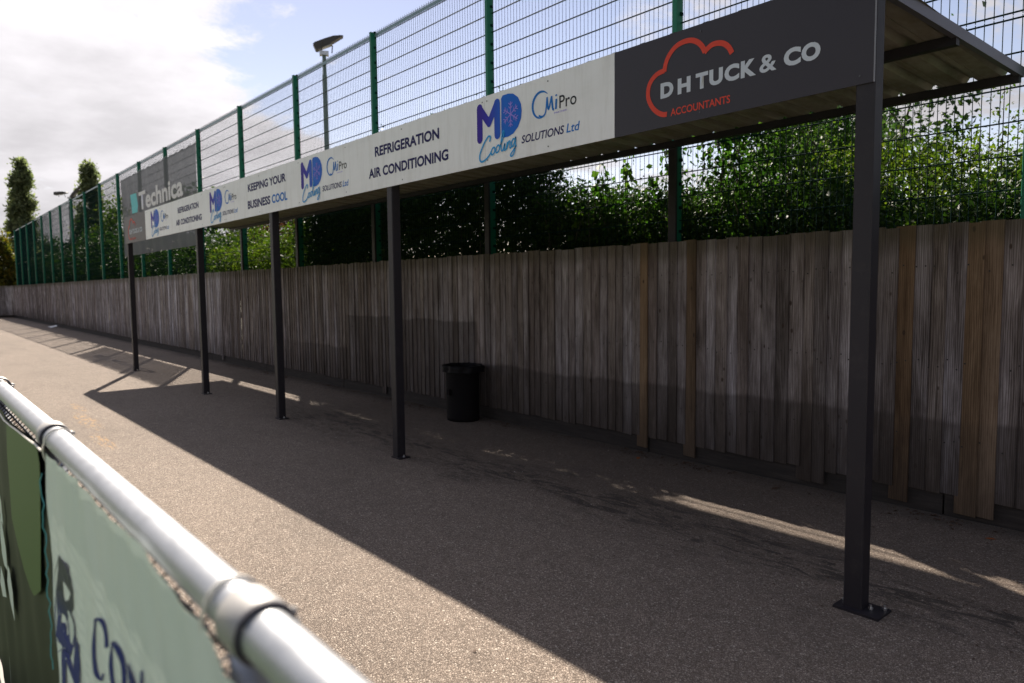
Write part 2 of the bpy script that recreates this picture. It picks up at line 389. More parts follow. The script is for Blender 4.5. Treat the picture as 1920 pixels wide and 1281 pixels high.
# nail heads
nm = mat('nail_steel', (.03, .027, .027), .6, .3); nb = MB(); rn = random.Random(5)
for x in indiv[:220]:
    for z in (.46, .94, 1.52):
        for s in ((-.025, .027) if rn.random() < .35 else (rn.uniform(-.015, .02),)):
            cx, cz, r = x+s, z+rn.uniform(-.03, .03), .0055
            nb.add([(cx+r*math.cos(t*math.pi/3), -.0110, cz+r*math.sin(t*math.pi/3)) for t in range(6)], [tuple(range(6))])
tag(nb.build('nail', nm, wood), kind='stuff')
# fence closing the far end of the path
endw = thing('timber_fence', (GX+.02, WY+.02, 0), 'short timber fence closing the far left end of the path', 'fence')
for i in range(56):
    o = link('board', random.choice(short), None, endw); o.location = (0, -.05-i*PITCHB, random.uniform(-.006, .006)); o.rotation_euler = (0, 0, math.pi/2)
MB().box((-.07, -5.3, 0), (-.03, .1, .15)).build('gravel_board', gbm, endw)

# ------------------------------------------------------------------ GREEN WELDED MESH FENCE
green = mat('green_powder_coat', (.005, .09, .052), .45, 0, .35); ggn = G(green)
ggn.col(ggn.mix(ggn.range(ggn.noise(ggn.pos(), 6, 5, .6), .45, .75), (.003, .125, .075), (.006, .15, .09)))
wirem = mat('dark_green_wire', (.003, .020, .019), .9, 0, .05)
alum = mat('mesh_cap_strip', (.16, .24, .27), .4, .2)
mf = thing('mesh_fence', (0, MY, 0), 'tall green welded wire mesh fence on box posts behind the timber fence', 'fence')
me_post = MB().bevbox((-.027, -.062, 0), (.022, .026, 4.885), .004)
me_post.box((-.029, -.064, 4.885), (.024, .028, 4.893))
pmesh = None
X0, STEP = -3.812, 2.5212
px_list = [X0+STEP*k for k in (3, 2, 1)]+[X0-STEP*k for k in range(0, 18)]+[GX+.05]
panel = MB()
L = STEP-.052
def wire(b, a, c, r, n=4):
    b.tube([a, c], r, n, caps=False)
nv = 50
for i in range(nv):
    xx = .026+(L-.02)*(i+.5)/nv
    wire(panel, (xx, 0, .985), (xx, 0, 3.0), .0027); wire(panel, (xx, 0, 3.006), (xx, 0, 4.915), .0027)
for k in range(11):
    z = .985+.2*k
    for s in (-1, 1): wire(panel, (.02, s*.0065, z), (L+.03, s*.0065, z), .0038)
for k in range(10):
    z = 3.022+.2*k if k < 10 else 4.9
    for s in (-1, 1): wire(panel, (.02, s*.0065, z), (L+.03, s*.0065, z), .0038)
wire(panel, (.02, .007, 4.895), (L+.03, .007, 4.895), .0038)
pan0 = None; strip0 = None; clip0 = None
clips = MB()
for k in range(20): clips.box((.024, -.02, 1.08+.2*k), (.034, .012, 1.105+.2*k))
for i, xp in enumerate(px_list):
    if pmesh is None: o = me_post.build('post', green, mf); pmesh = o
    else: o = pmesh.copy(); C.objects.link(o)
    o.location = (xp, 0, 0)
for xp, xq in zip(px_list[:-1], px_list[1:]):
    sc = (xp-xq)/STEP
    if pan0 is None: o = panel.build('mesh_panel', wirem, mf); pan0 = o; q = MB().box((.03, -.004, 4.832), (L+.02, -.0025, 4.878)).build('cap_strip', alum, mf); strip0 = q; c_ = clips.build('panel_clip', wirem, mf); tag(c_, kind='stuff'); clip0 = c_
    else:
        o = pan0.copy(); q = strip0.copy(); c_ = clip0.copy()
        for z in (o, q, c_): C.objects.link(z)
    for z in (o, q, c_): z.location = (xq, 0, 0); z.scale = (sc, 1, 1)

# ------------------------------------------------------------------ SHELTER
steel = mat('dark_painted_steel', (.02, .018, .022), .5, 0, .3); gst = G(steel)
gst.col(gst.mix(gst.range(gst.noise(gst.pos(), 11, 6, .7), .5, .8), (.021, .0185, .024), (.035, .031, .034))); gst.bump(gst.noise(gst.pos(), 60, 3), .06, .002)
boltm = mat('zinc_bolt', (.72, .72, .74), .28, .9)
sh = thing('spectator_shelter', (-7.8, FY, 0), 'long open-fronted shelter of dark steel posts carrying a corrugated roof', 'shelter')
sh.location = (0, 0, 0)
post_x = [-1.38, -5.225, -7.72, -10.31, -14.20]
def shelter_post(x):
    pl, pr = (-.07, .125) if x > -2 else (-.046, .085)
    p = MB().bevbox((-.04, 0, .01), (.04, .08, 2.70), .005).build('post', steel, sh); p.location = (x, FY, 0)
    MB().box((pl, -.034 if x > -2 else -.012, 0), (pr, .105 if x > -2 else .095, .011)).build('base_plate', steel, p)
    for bx, by in (((-.056, .055), (.062, .045), (.105, .085)) if x > -2 else ((.065, .045),)):
        b = MB().tube([(bx, by, .0112), (bx, by, .019)], .0105, 6).tube([(bx, by, .019), (bx, by, .03)], .0055, 8)
        b.build('bolt', boltm, p)
    return p
for x in post_x: shelter_post(x)
XL, XR = -14.30, -1.345
for k in range(0, 5):
    rp_ = MB().bevbox((-.031, 0, 0), (.047, .028, 2.60), .003).build('rear_post', steel, sh); rp_.location = (-3.812-2.5212*k, 5.012, 0)
# roof falls gently from the front to the back
def zr(y): return 2.704-(y-3.2)*.040
roofm = mat('galvanised_roof_sheet', (.36, .33, .27), .5, .35); gr_ = G(roofm)
gr_.col(gr_.ramp(gr_.noise(gr_.scale(gr_.pos(), (1, .25, 1)), 9, 6, .65), [(.3, (.20,.175,.12)), (.55, (.34,.31,.25)), (.8, (.42,.40,.35))]))
gr_.rough(gr_.range(gr_.noise(gr_.pos(), 14, 4), .3, .7, .38, .62))
prof = [(0, 0), (.062, 0), (.085, .036), (.117, .036), (.140, 0), (.17, 0), (.1715, .004), (.1745, .004), (.176, 0)]   # box profile, .2 pitch
rv, rf = [], []; y0, y1 = 3.135, 5.015
xx = XL+.02; cols = []
while xx < XR-.02:
    for dx, dz in prof:
        if xx+dx < XR-.01: cols.append((xx+dx, dz))
    xx += .2
for (cx, dz) in cols:
    for yy in (y0, y1): rv.append((cx, yy, zr(yy)+dz))
for i in range(len(cols)-1): rf.append((2*i, 2*i+1, 2*i+3, 2*i+2))
# thickness
n0 = len(rv); rv += [(a, b, c+.0012) for a, b, c in rv[:]]
rf += [tuple(reversed([q+n0 for q in f])) for f in rf[:len(cols)-1]]
pyobj('roof_sheet', rv, rf, roofm, sh)
for yy, hh in ((3.205, .06), (4.07, .05), (4.955, .05)):
    b = MB(); y2 = yy+.045; zt = zr(y2)-.0015
    b.box((XL+.01, yy, zt-hh), (-1.392+.074*(yy-3.13)/1.89-.006, y2, zt)); b.build('purlin', steel, sh)
for yy in (4.07, 4.955):      # self-drilling screws seen from below are left to the sheet; holes read as bright bolts
    pass
for x in post_x[1:]+[-1.38]:
    b = MB().box((x-.022, FY+.082, zr(4.2)-.09), (x+.022, 4.95, zr(4.2)-.052)) if False else None
# verge flashings
for sx, xa, xb in ((1, -1.392, -1.318), (-1, XL, XL)):
    z0, z1 = zr(3.13), zr(5.02)
    w = .03*sx
    v = [(xa, 3.13, z0-.018), (xb, 5.02, z1-.018), (xb, 5.02, z1+.038), (xa, 3.13, z0+.038), (xa-w, 3.13, z0-.018), (xb-w, 5.02, z1-.018), (xb-w, 5.02, z1+.038), (xa-w, 3.13, z0+.038)]
    flm = steel
    pyobj('verge_flashing', v, [(0,1,2,3),(7,6,5,4),(0,3,7,4),(1,5,6,2),(3,2,6,7),(0,4,5,1)], mat('grey_flashing', (.13, .125, .15), .35, .2) if sx == 1 else bpy.data.materials['grey_flashing'], sh)
# roof screws: bright studs along the back purlin
sb_ = MB()
for i in range(64):
    sx_ = XL+.13+i*.2
    sb_.tube([(sx_, 4.948, zr(4.97)-.028), (sx_, 4.955, zr(4.97)-.028)], .006, 6)
# sign boards --------------------------------------------------------
ZB, ZT, SY = 2.267, 2.732, 3.112
white = mat('white_sign_face', (.84, .845, .86), .42); gw = G(white)
gw.col(gw.mix(gw.range(gw.noise(gw.scale(gw.pos(), (.6, 1, 2)), 2.2, 5, .6), .4, .8), (.86, .862, .885), (.78, .78, .79)))
wc = gw.b.inputs['Base Color'].links[0].from_socket
gw.col(gw.mix(1., wc, gw.ramp(gw.noise(gw.scale(gw.pos(), (1, 1, .12)), 14, 6, .7), [(.3, (.88,.875,.86)), (.5, (.98,.98,.975)), (.7, (1.0,1.0,1.0))]), 'MULTIPLY'))
dark = mat('charcoal_sign_face', (.030, .027, .036), .45, 0, .35); gd = G(dark)
gd.col(gd.mix(gd.noise(gd.pos(), 3, 4), (.031, .027, .037), (.038, .034, .042)))
navy = mat('navy_print', (.018, .016, .105), .55, 0, .12); blue = mat('blue_print', (.012, .17, .56), .55, 0, .12); cyan = mat('light_blue_print', (.03, .33, .72), .55, 0, .12)
blackp = mat('black_print', (.02, .022, .03), .55, 0, .12); red = mat('coral_print', (.66, .075, .05), .55, 0, .12); silver = mat('pale_grey_print', (.56, .60, .68), .55, 0, .12)
lilac = mat('lilac_print', (.32, .25, .78), .55, 0, .12)
grad = mat('purple_to_blue_print', rough=.5, spec=.15); gq = G(grad); o_ = gq.obj(); sx_ = gq.node('ShaderNodeSeparateXYZ'); gq.put(o_, sx_.inputs[0])
gq.col(gq.ramp(g_ := gq.math('ADD', sx_.outputs[0], .0), [(0, (.045, .015, .28)), (.12, (.035, .03, .40)), (.30, (.01, .14, .62)), (.47, (.01, .13, .60)), (.55, (.045, .02, .34)), (.72, (.02, .09, .52)), (.95, (.005, .22, .66))]))
screwm = mat('sign_screw', (.10, .10, .11), .5, .5)
nearsign = thing('sign_board', (0, 0, 0), 'dark accountants sign with large coral cloud outline beside the nearest post', 'sign', 'signs on the shelter front')
MB().box((-2.756, SY, ZB), (-1.345, SY+.006, ZT)).build('panel', dark, nearsign)
# edge trim catches the light at the near end
MB().box((-1.3445, SY-.001, ZB), (-1.341, SY+.007, ZT)).build('edge_trim', mat('edge_trim_grey', (.20, .20, .22), .4), nearsign)
farsign = thing('sign_board', (0, 0, 0), 'small dark accountants sign above the farthest shelter post', 'sign', 'signs on the shelter front')
MB().box((XL, SY, ZB), (-12.888, SY+.006, ZT)).build('panel', dark, farsign)
PY = SY-.0012
cloud = [(-2.395,2.329),(-2.426,2.334),(-2.463,2.355),(-2.496,2.39),(-2.517,2.432),(-2.52,2.469),(-2.511,2.504),(-2.488,2.532),(-2.455,2.55),(-2.412,2.556)]
cloud2 = [(-2.412,2.550),(-2.404,2.589),(-2.382,2.627),(-2.346,2.657),(-2.303,2.67),(-2.251,2.668),(-2.208,2.648),(-2.179,2.618),(-2.164,2.588)]
cloud3 = [(-2.168,2.588),(-2.133,2.61),(-2.101,2.614),(-2.061,2.604),(-2.03,2.579),(-2.010,2.545)]
def accountants(parent, dx, k=1.0):
    cx = lambda p: (dx+(p[0]+2.756)*k, p[1])
    b = MB()
    for j, c_ in enumerate((cloud, cloud2, cloud3)):
        ribbon_mb(b, [cx(p) for p in smoothpts(c_, 5)], .026, PY-.0003*j, False)
    b.build('cloud_outline', red, parent)
    for t, a, c_ in (('D', -2.437, -2.354), ('H', -2.327, -2.248), ('T', -2.217, -2.144), ('U', -2.137, -2.060), ('C', -2.051, -1.970), ('K', -1.962, -1.882), ('&', -1.864, -1.778), ('C', -1.743, -1.662), ('O', -1.659, -1.572)):
        text('lettering', t, dx+(a+2.756)*k, dx+(c_+2.756)*k, 2.415, 2.494, PY, silver, parent, bold=.02 if t == '&' else .052)
    text('lettering', 'ACCOUNTANTS', dx+(-2.371+2.756)*k, dx+(-2.018+2.756)*k, 2.314, 2.352, PY, red, parent, bold=.016)
accountants(nearsign, -2.756); accountants(farsign, XL+.02, 1.0)
def screws(parent, xs_):
    b = MB()
    for x in xs_:
        for z in (ZB+.035, ZT-.035): b.tube([(x, SY-.003, z), (x, SY+.001, z)], .0045, 7)
    b.build('screw', screwm, parent)
screws(nearsign, (-2.19, -1.40)); screws(farsign, (-14.2, -13.4))
ws = thing('sign_board', (0, 0, 0), 'long white refrigeration and air conditioning sign along the shelter front', 'sign', 'signs on the shelter front')
edges = [-2.758, -3.930, -6.90, -9.115, -12.886]
edges = [-2.758, -3.9305, -9.115, -12.886]
for a, b in zip(edges[:-1], edges[1:]): MB().box((b+.0012, SY, ZB+.001), (a-.0012, SY+.006, ZT)).build('panel', white, ws)
screws(ws, [-3.30, -3.905, -3.955, -5.0, -5.95, -6.95, -8.0, -9.09, -9.14, -10.0, -11.0, -12.0, -12.8])
def md_logo(ox):
    """ox: x of the left edge of the M; everything measured on the nearest copy (ox=-4.02)"""
    T = lambda x, z: (x+4.02, z)
    lg = bpy.data.objects.new('logo', None); C.objects.link(lg); lg.parent = ws; lg.location = (ox, 0, 0); lg.empty_display_size = .05
    b = MB(); w = .062
    ribbon_mb(b, [T(-3.986, 2.66), T(-3.987, 2.455)], w, PY)
    ribbon_mb(b, [T(-3.986, 2.66), T(-3.884, 2.545)], .052, PY-.0005)
    ribbon_mb(b, [T(-3.884, 2.545), T(-3.800, 2.66)], .052, PY-.0010)
    ribbon_mb(b, [T(-3.796, 2.66), T(-3.794, 2.455)], w, PY-.0015)
    # letter D, filled with rounded corners
    d = [(-3.748, 2.43)]; d = [(-3.735, 2.700), (-3.752, 2.684), (-3.754, 2.44), (-3.738, 2.424), (-3.68, 2.424), (-3.63, 2.436), (-3.582, 2.472), (-3.553, 2.52), (-3.546, 2.566), (-3.553, 2.61), (-3.582, 2.658), (-3.63, 2.69), (-3.68, 2.700)]
    poly(b, [T(*q) for q in d], PY-.0006)
    b.build('letters_mark', grad, lg)
    # snowflake
    s = MB(); c = T(-3.655, 2.563)
    for k in range(6):
        a = math.pi/2+k*math.pi/3; e = (c[0]+.082*math.cos(a)*.95, c[1]+.082*math.sin(a))
        ribbon_mb(s, [c, e], .0075, PY-.0021-.00004*k, False)
        for r in (.035, .058):
            q = (c[0]+r*math.cos(a), c[1]+r*math.sin(a))
            for sg in (-1, 1):
                a2 = a+sg*.85; ribbon_mb(s, [q, (q[0]+.026*math.cos(a2), q[1]+.026*math.sin(a2))], .006, PY-.0024-.00004*k, False)
    s.build('snowflake', lilac, lg)
    # handwritten word
    h = MB()
    SC = lambda pts, w_, j: ribbon_mb(h, [T(*q) for q in smoothpts(pts, 5)], w_, PY-.0030-.00015*j, True)
    SC([(-3.875, 2.425), (-3.868, 2.452), (-3.895, 2.455), (-3.945, 2.41), (-3.985, 2.35), (-3.985, 2.31), (-3.955, 2.298), (-3.90, 2.318), (-3.862, 2.35)], .013, 0)
    def oo(cx, cz, j): SC([(cx+.018*math.sin(t)+.008*math.cos(t), cz+.024*math.cos(t)) for t in np.linspace(.3, 6.6, 10)], .0105, j)
    oo(-3.842, 2.353, 1); oo(-3.792, 2.360, 2)
    SC([(-3.768, 2.372), (-3.735, 2.42), (-3.722, 2.462), (-3.738, 2.462), (-3.755, 2.40), (-3.752, 2.345), (-3.735, 2.342)], .0105, 3)
    SC([(-3.735, 2.342), (-3.716, 2.385), (-3.722, 2.345), (-3.706, 2.345), (-3.690, 2.388)], .0105, 4)
    SC([(-3.690, 2.388), (-3.698, 2.345)], .0105, 5); SC([(-3.698, 2.348), (-3.674, 2.39), (-3.662, 2.386), (-3.664, 2.348), (-3.650, 2.35)], .0105, 6)
    SC([(-3.612, 2.395), (-3.632, 2.40), (-3.648, 2.372), (-3.636, 2.352), (-3.615, 2.38), (-3.606, 2.41), (-3.612, 2.34), (-3.630, 2.300), (-3.652, 2.292), (-3.655, 2.306), (-3.60, 2.352)], .0105, 7)
    h.build('handwritten_word', cyan, lg)
    text('lettering', 'SOLUTIONS', -3.551+4.02, -3.160+4.02, 2.357, 2.408, PY, navy, lg, bold=.016, shear=.18)
    text('lettering', 'Ltd', -3.141+4.02, -3.028+4.02, 2.357, 2.410, PY, blue, lg, bold=.012, shear=.18)
    # ring with script letters
    r = MB(); cx, cz = -3.362, 2.566
    rp = [T(cx+.080*math.cos(t), cz+.080*math.sin(t)) for t in np.linspace(.75, 4.9, 22)]
    ribbon_mb(r, rp, [.003+.016*math.sin(math.pi*min(1, i/21*1.02))**.8 for i in range(22)], PY, False)
    def RR(pts, w_, j): ribbon_mb(r, [T(*q) for q in smoothpts(pts, 5)], w_, PY-.0004-.0002*j, False)
    RR([(-3.385, 2.503), (-3.35, 2.492), (-3.322, 2.515), (-3.308, 2.60)], .012, 0)
    RR([(-3.308, 2.602), (-3.296, 2.525), (-3.268, 2.598)], .013, 1); RR([(-3.268, 2.600), (-3.258, 2.525), (-3.246, 2.518)], .014, 2)
    RR([(-3.226, 2.575), (-3.230, 2.515)], .015, 3); RR([(-3.225, 2.592), (-3.227, 2.601)], .015, 4)
    r.build('ring_mark', blue, lg)
    text('lettering', 'Pro', -3.200+4.02, -3.055+4.02, 2.513, 2.588, PY, blackp, lg, bold=.004)
    text('lettering', 'PARTNER', -3.245+4.02, -3.135+4.02, 2.489, 2.499, PY, lilac, lg)
    return lg
for ox in (-4.02, -6.895, -9.675, -12.535): md_logo(ox)
for a in (-5.425, -11.075):
    text('lettering', 'REFRIGERATION', a, a+.948, 2.537, 2.62, PY, navy, ws, bold=.034)
    text('lettering', 'AIR CONDITIONING', a-.112, a+1.06, 2.368, 2.450, PY, navy, ws, bold=.034)
text('lettering', 'KEEPING YOUR', -8.329, -7.262, 2.552, 2.640, PY, navy, ws, bold=.034)
text('lettering', 'BUSINESS', -8.349, -7.690, 2.359, 2.452, PY, navy, ws, bold=.034)
text('lettering', 'COOL', -7.645, -7.240, 2.359, 2.452, PY, blue, ws, bold=.03)

# ------------------------------------------------------------------ MESH BANNER on the green fence
bannerm = mat('grey_mesh_banner', (.085, .088, .10), .75); gb = G(bannerm)
tr = gb.node('ShaderNodeBsdfTransparent'); mxs = gb.node('ShaderNodeMixShader'); mxs.inputs[0].default_value = .86
gb.l.new(tr.outputs[0], mxs.inputs[1]); gb.l.new(gb.b.outputs[0], mxs.inputs[2]); gb.l.new(mxs.outputs[0], gb.n['Material Output'].inputs[0])
gb.col(gb.mix(gb.noise(gb.scale(gb.pos(), (.5, 1, .3)), 1.5, 3), (.075, .078, .092), (.115, .12, .135)))
bn = thing('mesh_banner', (0, 0, 0), 'dark grey mesh banner with white and turquoise print tied to green fence', 'banner')
BX0, BX1, BZ0, BZ1, BY = -23.3, -16.42, 2.42, 4.62, MY-.078
v, f = [], []; NX, NZ = 56, 4
for i in range(NX+1):
    for j in range(NZ+1):
        t = i/NX; x = BX0+(BX1-BX0)*t; zt = BZ1-.025*abs(math.sin(t*math.pi*14))
        v.append((x, BY+.008*math.sin(t*60+j), BZ0+(zt-BZ0)*j/NZ))
for i in range(NX):
    for j in range(NZ): a = i*(NZ+1)+j; f.append((a, a+NZ+1, a+NZ+2, a+1))
pyobj('sheet', v, f, bannerm, bn)
turq = mat('turquoise_print', (.02, .50, .55), .5); whp = mat('white_print', (.68, .66, .68), .5)
def bpt(x, y): q = atY(x, y, BY); return (q[0], q[2])
b = MB(); q0, q1 = bpt(244, 366), bpt(259, 400)
poly(b, [bpt(245, 366), bpt(256, 362), bpt(259.5, 385), bpt(258.5, 398), bpt(249, 401)], BY-.012); b.build('emblem', turq, bn)
tA, tB = bpt(262, 394)[0], bpt(345, 350)[0]
text('lettering', 'Technica', bpt(261.5, 380)[0], bpt(344, 360)[0], bpt(266, 394)[1], bpt(269, 358)[1], BY-.012, whp, bn, bold=.03)
ty = MB()
for i in range(15):
    x = BX0+(BX1-BX0)*i/14; ty.tube([(x, BY+.06, BZ1+.06), (x, BY-.003, BZ1-.03)], .006, 5)
ty.build('tie', whp, bn)

# ------------------------------------------------------------------ LITTER BIN
binm = mat('black_bin_plastic', (.006, .005, .006), .75, 0, .12); bagm = mat('black_bin_bag', (.006, .0055, .007), .6, 0, .15)
bx, by = -6.26, 4.60
bi = thing('litter_bin', (bx, by, 0), 'round black litter bin with bag standing against the timber fence', 'bin'); bi.scale = (1.15, 1.0, 1.02)
def lathe(b, prof_, n=28, wob=None):
    base = len(b.v)
    for i, (r, z) in enumerate(prof_):
        for j in range(n):
            a = 2*math.pi*j/n; rr = r*(1+(wob(i, a) if wob else 0)); b.v.append((rr*math.cos(a), rr*math.sin(a), z))
    for i in range(len(prof_)-1):
        for j in range(n):
            a = base+i*n+j; c = base+i*n+(j+1) % n; b.f.append((a, c, c+n, a+n))
    return b
lb = lathe(MB(), [(.02, .0), (.165, .0), (.172, .03), (.168, .045), (.172, .5), (.174, .53), (.17, .53), (.16, .1), (.01, .08)]); lb.build('body', binm, bi, True)
lr = lathe(MB(), [(.176, .51), (.188, .515), (.192, .55), (.186, .570), (.170, .568), (.168, .52)]); lr.build('rim', binm, bi, True)
rw = random.Random(11)
wv = [rw.uniform(0, 6.28) for _ in range(8)]
lg_ = lathe(MB(), [(.17, .50), (.175, .582), (.196, .590), (.208, .576), (.200, .55), (.206, .522)], 60, lambda i, a: .05*math.sin(7*a+wv[i])+.04*math.sin(13*a+wv[i]*2)+(.13*max(0, math.cos(a+.15))**2 if i > 1 else 0)); lg_.build('bag', bagm, bi, True)
MB().box((-.02, -.198, .28), (.02, -.172, .34)).build('handle', binm, bi)

# ------------------------------------------------------------------ FOLIAGE
def leafmat(name, stops, trans=.5, tcol=None):
    m = bpy.data.materials.new(name); m.use_nodes = True; g = G(m)
    geo = g.node('ShaderNodeNewGeometry'); r = geo.outputs['Random Per Island']
    big = g.noise(g.pos(), 1.6, 3)
    rr = g.math('MULTIPLY_ADD', big, .9, g.math('MULTIPLY_ADD', r, .6, -.32), clamp=True)
    c = g.ramp(rr, stops); g.col(c); g.b.inputs['Roughness'].default_value = .5; g.b.inputs['Specular IOR Level'].default_value = .12
    t = g.node('ShaderNodeBsdfTranslucent'); tcx = g.mix(1., c, tcol or (1.9, 2.2, .8), 'MULTIPLY'); g.put(tcx, t.inputs[0])
    ms = g.node('ShaderNodeMixShader'); ms.inputs[0].default_value = trans
    g.l.new(g.b.outputs[0], ms.inputs[1]); g.l.new(t.outputs[0], ms.inputs[2]); g.l.new(ms.outputs[0], g.n['Material Output'].inputs[0])
    return m
hedge_m = leafmat('dark_hedge_leaf', [(.1, (.008,.020,.007)), (.45, (.018,.040,.010)), (.75, (.036,.068,.014)), (.95, (.07,.10,.016))], .28)
bright_m = leafmat('yellow_green_leaf', [(.1, (.022,.042,.009)), (.45, (.048,.082,.014)), (.75, (.095,.12,.018)), (.95, (.17,.13,.02))], .5, (1.5, 1.7, .6))
vine_m = leafmat('climber_leaf', [(.1, (.012,.036,.008)), (.5, (.03,.07,.013)), (.9, (.075,.12,.025))], .42)
tree_m = leafmat('tree_leaf', [(.1, (.018,.04,.018)), (.5, (.035,.07,.028)), (.9, (.07,.10,.028))], .33)
pop_m = leafmat('poplar_leaf', [(.1, (.08,.10,.06)), (.5, (.14,.165,.095)), (.9, (.24,.26,.16))], .6, (1.5, 1.6, 1.1))
brown_m = leafmat('bronze_leaf', [(.1, (.04,.018,.014)), (.5, (.07,.035,.022)), (.9, (.10,.07,.03))], .35, (1.6, 1.2, .8))
autumn_m = leafmat('autumn_leaf', [(.1, (.035,.045,.012)), (.5, (.08,.075,.015)), (.9, (.16,.10,.015))], .45)
bark = mat('bark', (.07, .055, .045), .9); gbk = G(bark); gbk.col(gbk.ramp(gbk.noise(gbk.scale(gbk.pos(), (1, 1, .3)), 20, 5), [(.3, (.035,.028,.022)), (.7, (.11,.09,.07))]))
def leaves(name, P, size, m, parent, seed=0, droop=.35, slim=.5):
    """P: n x 3 leaf positions; each leaf is a folded pointed blade of two triangles pairs"""
    rs = np.random.RandomState(seed); n = len(P); P = np.asarray(P, float)
    d = rs.normal(size=(n, 3)); d[:, 2] -= droop; d /= np.linalg.norm(d, axis=1)[:, None]
    u = np.cross(d, rs.normal(size=(n, 3))); u /= np.linalg.norm(u, axis=1)[:, None]
    nn = np.cross(d, u)
    s = (size*(.4+1.3*rs.rand(n)**1.4))[:, None]
    V = np.stack([P, P+d*s*.5+u*s*slim*.5+nn*s*.10, P+d*s, P+d*s*.5-u*s*slim*.5+nn*s*.10], 1).reshape(-1, 3)
    me = bpy.data.meshes.new(name); me.vertices.add(4*n); me.vertices.foreach_set('co', V.ravel())
    idx = np.arange(4*n).reshape(n, 4)
    tri = np.concatenate([idx[:, [0, 1, 2]], idx[:, [0, 2, 3]]], 1).reshape(-1)
    me.loops.add(6*n); me.loops.foreach_set('vertex_index', tri.astype(np.int32))
    me.polygons.add(2*n); me.polygons.foreach_set('loop_start', np.arange(0, 6*n, 3, dtype=np.int32))
    me.update(calc_edges=True); me.materials.append(m)
    o = bpy.data.objects.new(name, me); C.objects.link(o)
    if parent: o.parent = parent
    return o
RS = np.random.RandomState(21)
def clumped(n, sampler, k, spread):
    c = sampler(max(1, n//k)); i = RS.randint(0, len(c), n)
    return c[i]+RS.normal(size=(n, 3))*spread
def twigs(parent, base_pts, m=bark, r=.006, seed=1):
    rt = random.Random(seed); b = MB()
    for (x, y, z0, z1) in base_pts:
        pts = [(x, y, z0)]; cx, cy = x, y; k = 5
        for i in range(1, k+1):
            cx += rt.uniform(-.05, .05); cy += rt.uniform(-.04, .04); pts.append((cx, cy, z0+(z1-z0)*i/k))
        b.tube(pts, [r*(1-.8*i/k) for i in range(k+1)], 4, caps=False)
    return b.build('stem', m, parent)
def interp(x, pts):
    return np.interp(x, [p[0] for p in pts], [p[1] for p in pts])
def hedge(name, label, x0, x1, prof_, ya, yb, n, size, m, seed, cat='hedge', group=None, stems=24, zlow=1.35, topfade=.25):
    h = thing(name, ((x0+x1)/2, (ya+yb)/2, 0), label, cat, group); ox, oy = (x0+x1)/2, (ya+yb)/2
    def samp(k):
        x = RS.uniform(x0, x1, k*2); top = interp(x, prof_)*(1+.035*np.sin(x*5.3+seed)+.03*np.sin(x*13.1))
        z = zlow+(top-zlow)*(1-RS.beta(1., 2.2, k*2)*1.0)*1.0
        z = zlow+(top-zlow)*RS.beta(1.5, 1.12, k*2); y = RS.uniform(ya, yb, k*2)
        p = np.stack([x-ox, y-oy, z], 1); return p[:k]
    P = clumped(n, samp, 9, np.array([.07, .06, .07])); P = P[(P[:, 1]+oy > MY+.03) & (P[:, 2] > zlow-.1)]
    leaves('foliage', P, size, m, h, seed)
    rt = random.Random(seed)
    bp = []
    for i in range(stems):
        x = rt.uniform(x0, x1); bp.append((x-ox, rt.uniform(ya, yb)-oy, 0, float(interp(x, prof_))*rt.uniform(.85, 1.02)))
    twigs(h, bp, r=.011, seed=seed)
    return h
hedge('hedge', 'dense low dark green hedge behind mesh to the right of the big-leaved climber', -3.75, 4.5, [(-3.75, 2.42), (-3.3, 2.2), (-2.4, 2.02), (-1.8, 2.0), (-1.2, 2.12), (4.5, 2.2)], 5.19, 6.6, 120000, .042, hedge_m, 3)
hedge('hedge', 'low dark hedge with sky above it under the middle of the shelter roof', -5.9, -3.75, [(-5.9, 2.42), (-5.4, 2.36), (-4.9, 2.34), (-4.3, 2.30), (-3.75, 2.2)], 5.19, 6.3, 52000, .042, hedge_m, 4, stems=14)
hedge('hedge', 'tall black-green hedge pricked with light reaching the shelter roof', -11.9, -5.9, [(-11.9, 3.1), (-11, 3.38), (-8, 3.40), (-6.6, 3.40), (-6.1, 3.0), (-5.9, 2.5)], 5.22, 6.0, 150000, .045, hedge_m, 5, stems=40)
hedge('hedge', 'low ragged green hedge behind the far two shelter posts', -16.6, -11.9, [(-16.6, 2.35), (-15, 2.2), (-13.5, 2.3), (-12.3, 2.55), (-11.9, 3.0)], 5.22, 6.1, 18000, .06, bright_m, 6, stems=20)
hedge('hedge', 'brownish green hedge under the grey mesh banner', -24, -16.6, [(-24, 3.1), (-21, 2.8), (-18, 2.7), (-16.6, 2.4)], 5.22, 6.4, 18000, .075, hedge_m, 7, stems=20)
hedge('hedge', 'dark overgrown hedge filling the far stretch of green mesh fence', -49, -24, [(-49, 3.0), (-44, 3.4), (-38, 3.1), (-32, 3.5), (-28, 3.3), (-24, 3.1)], 5.25, 7.0, 42000, .11, hedge_m, 8, stems=40)

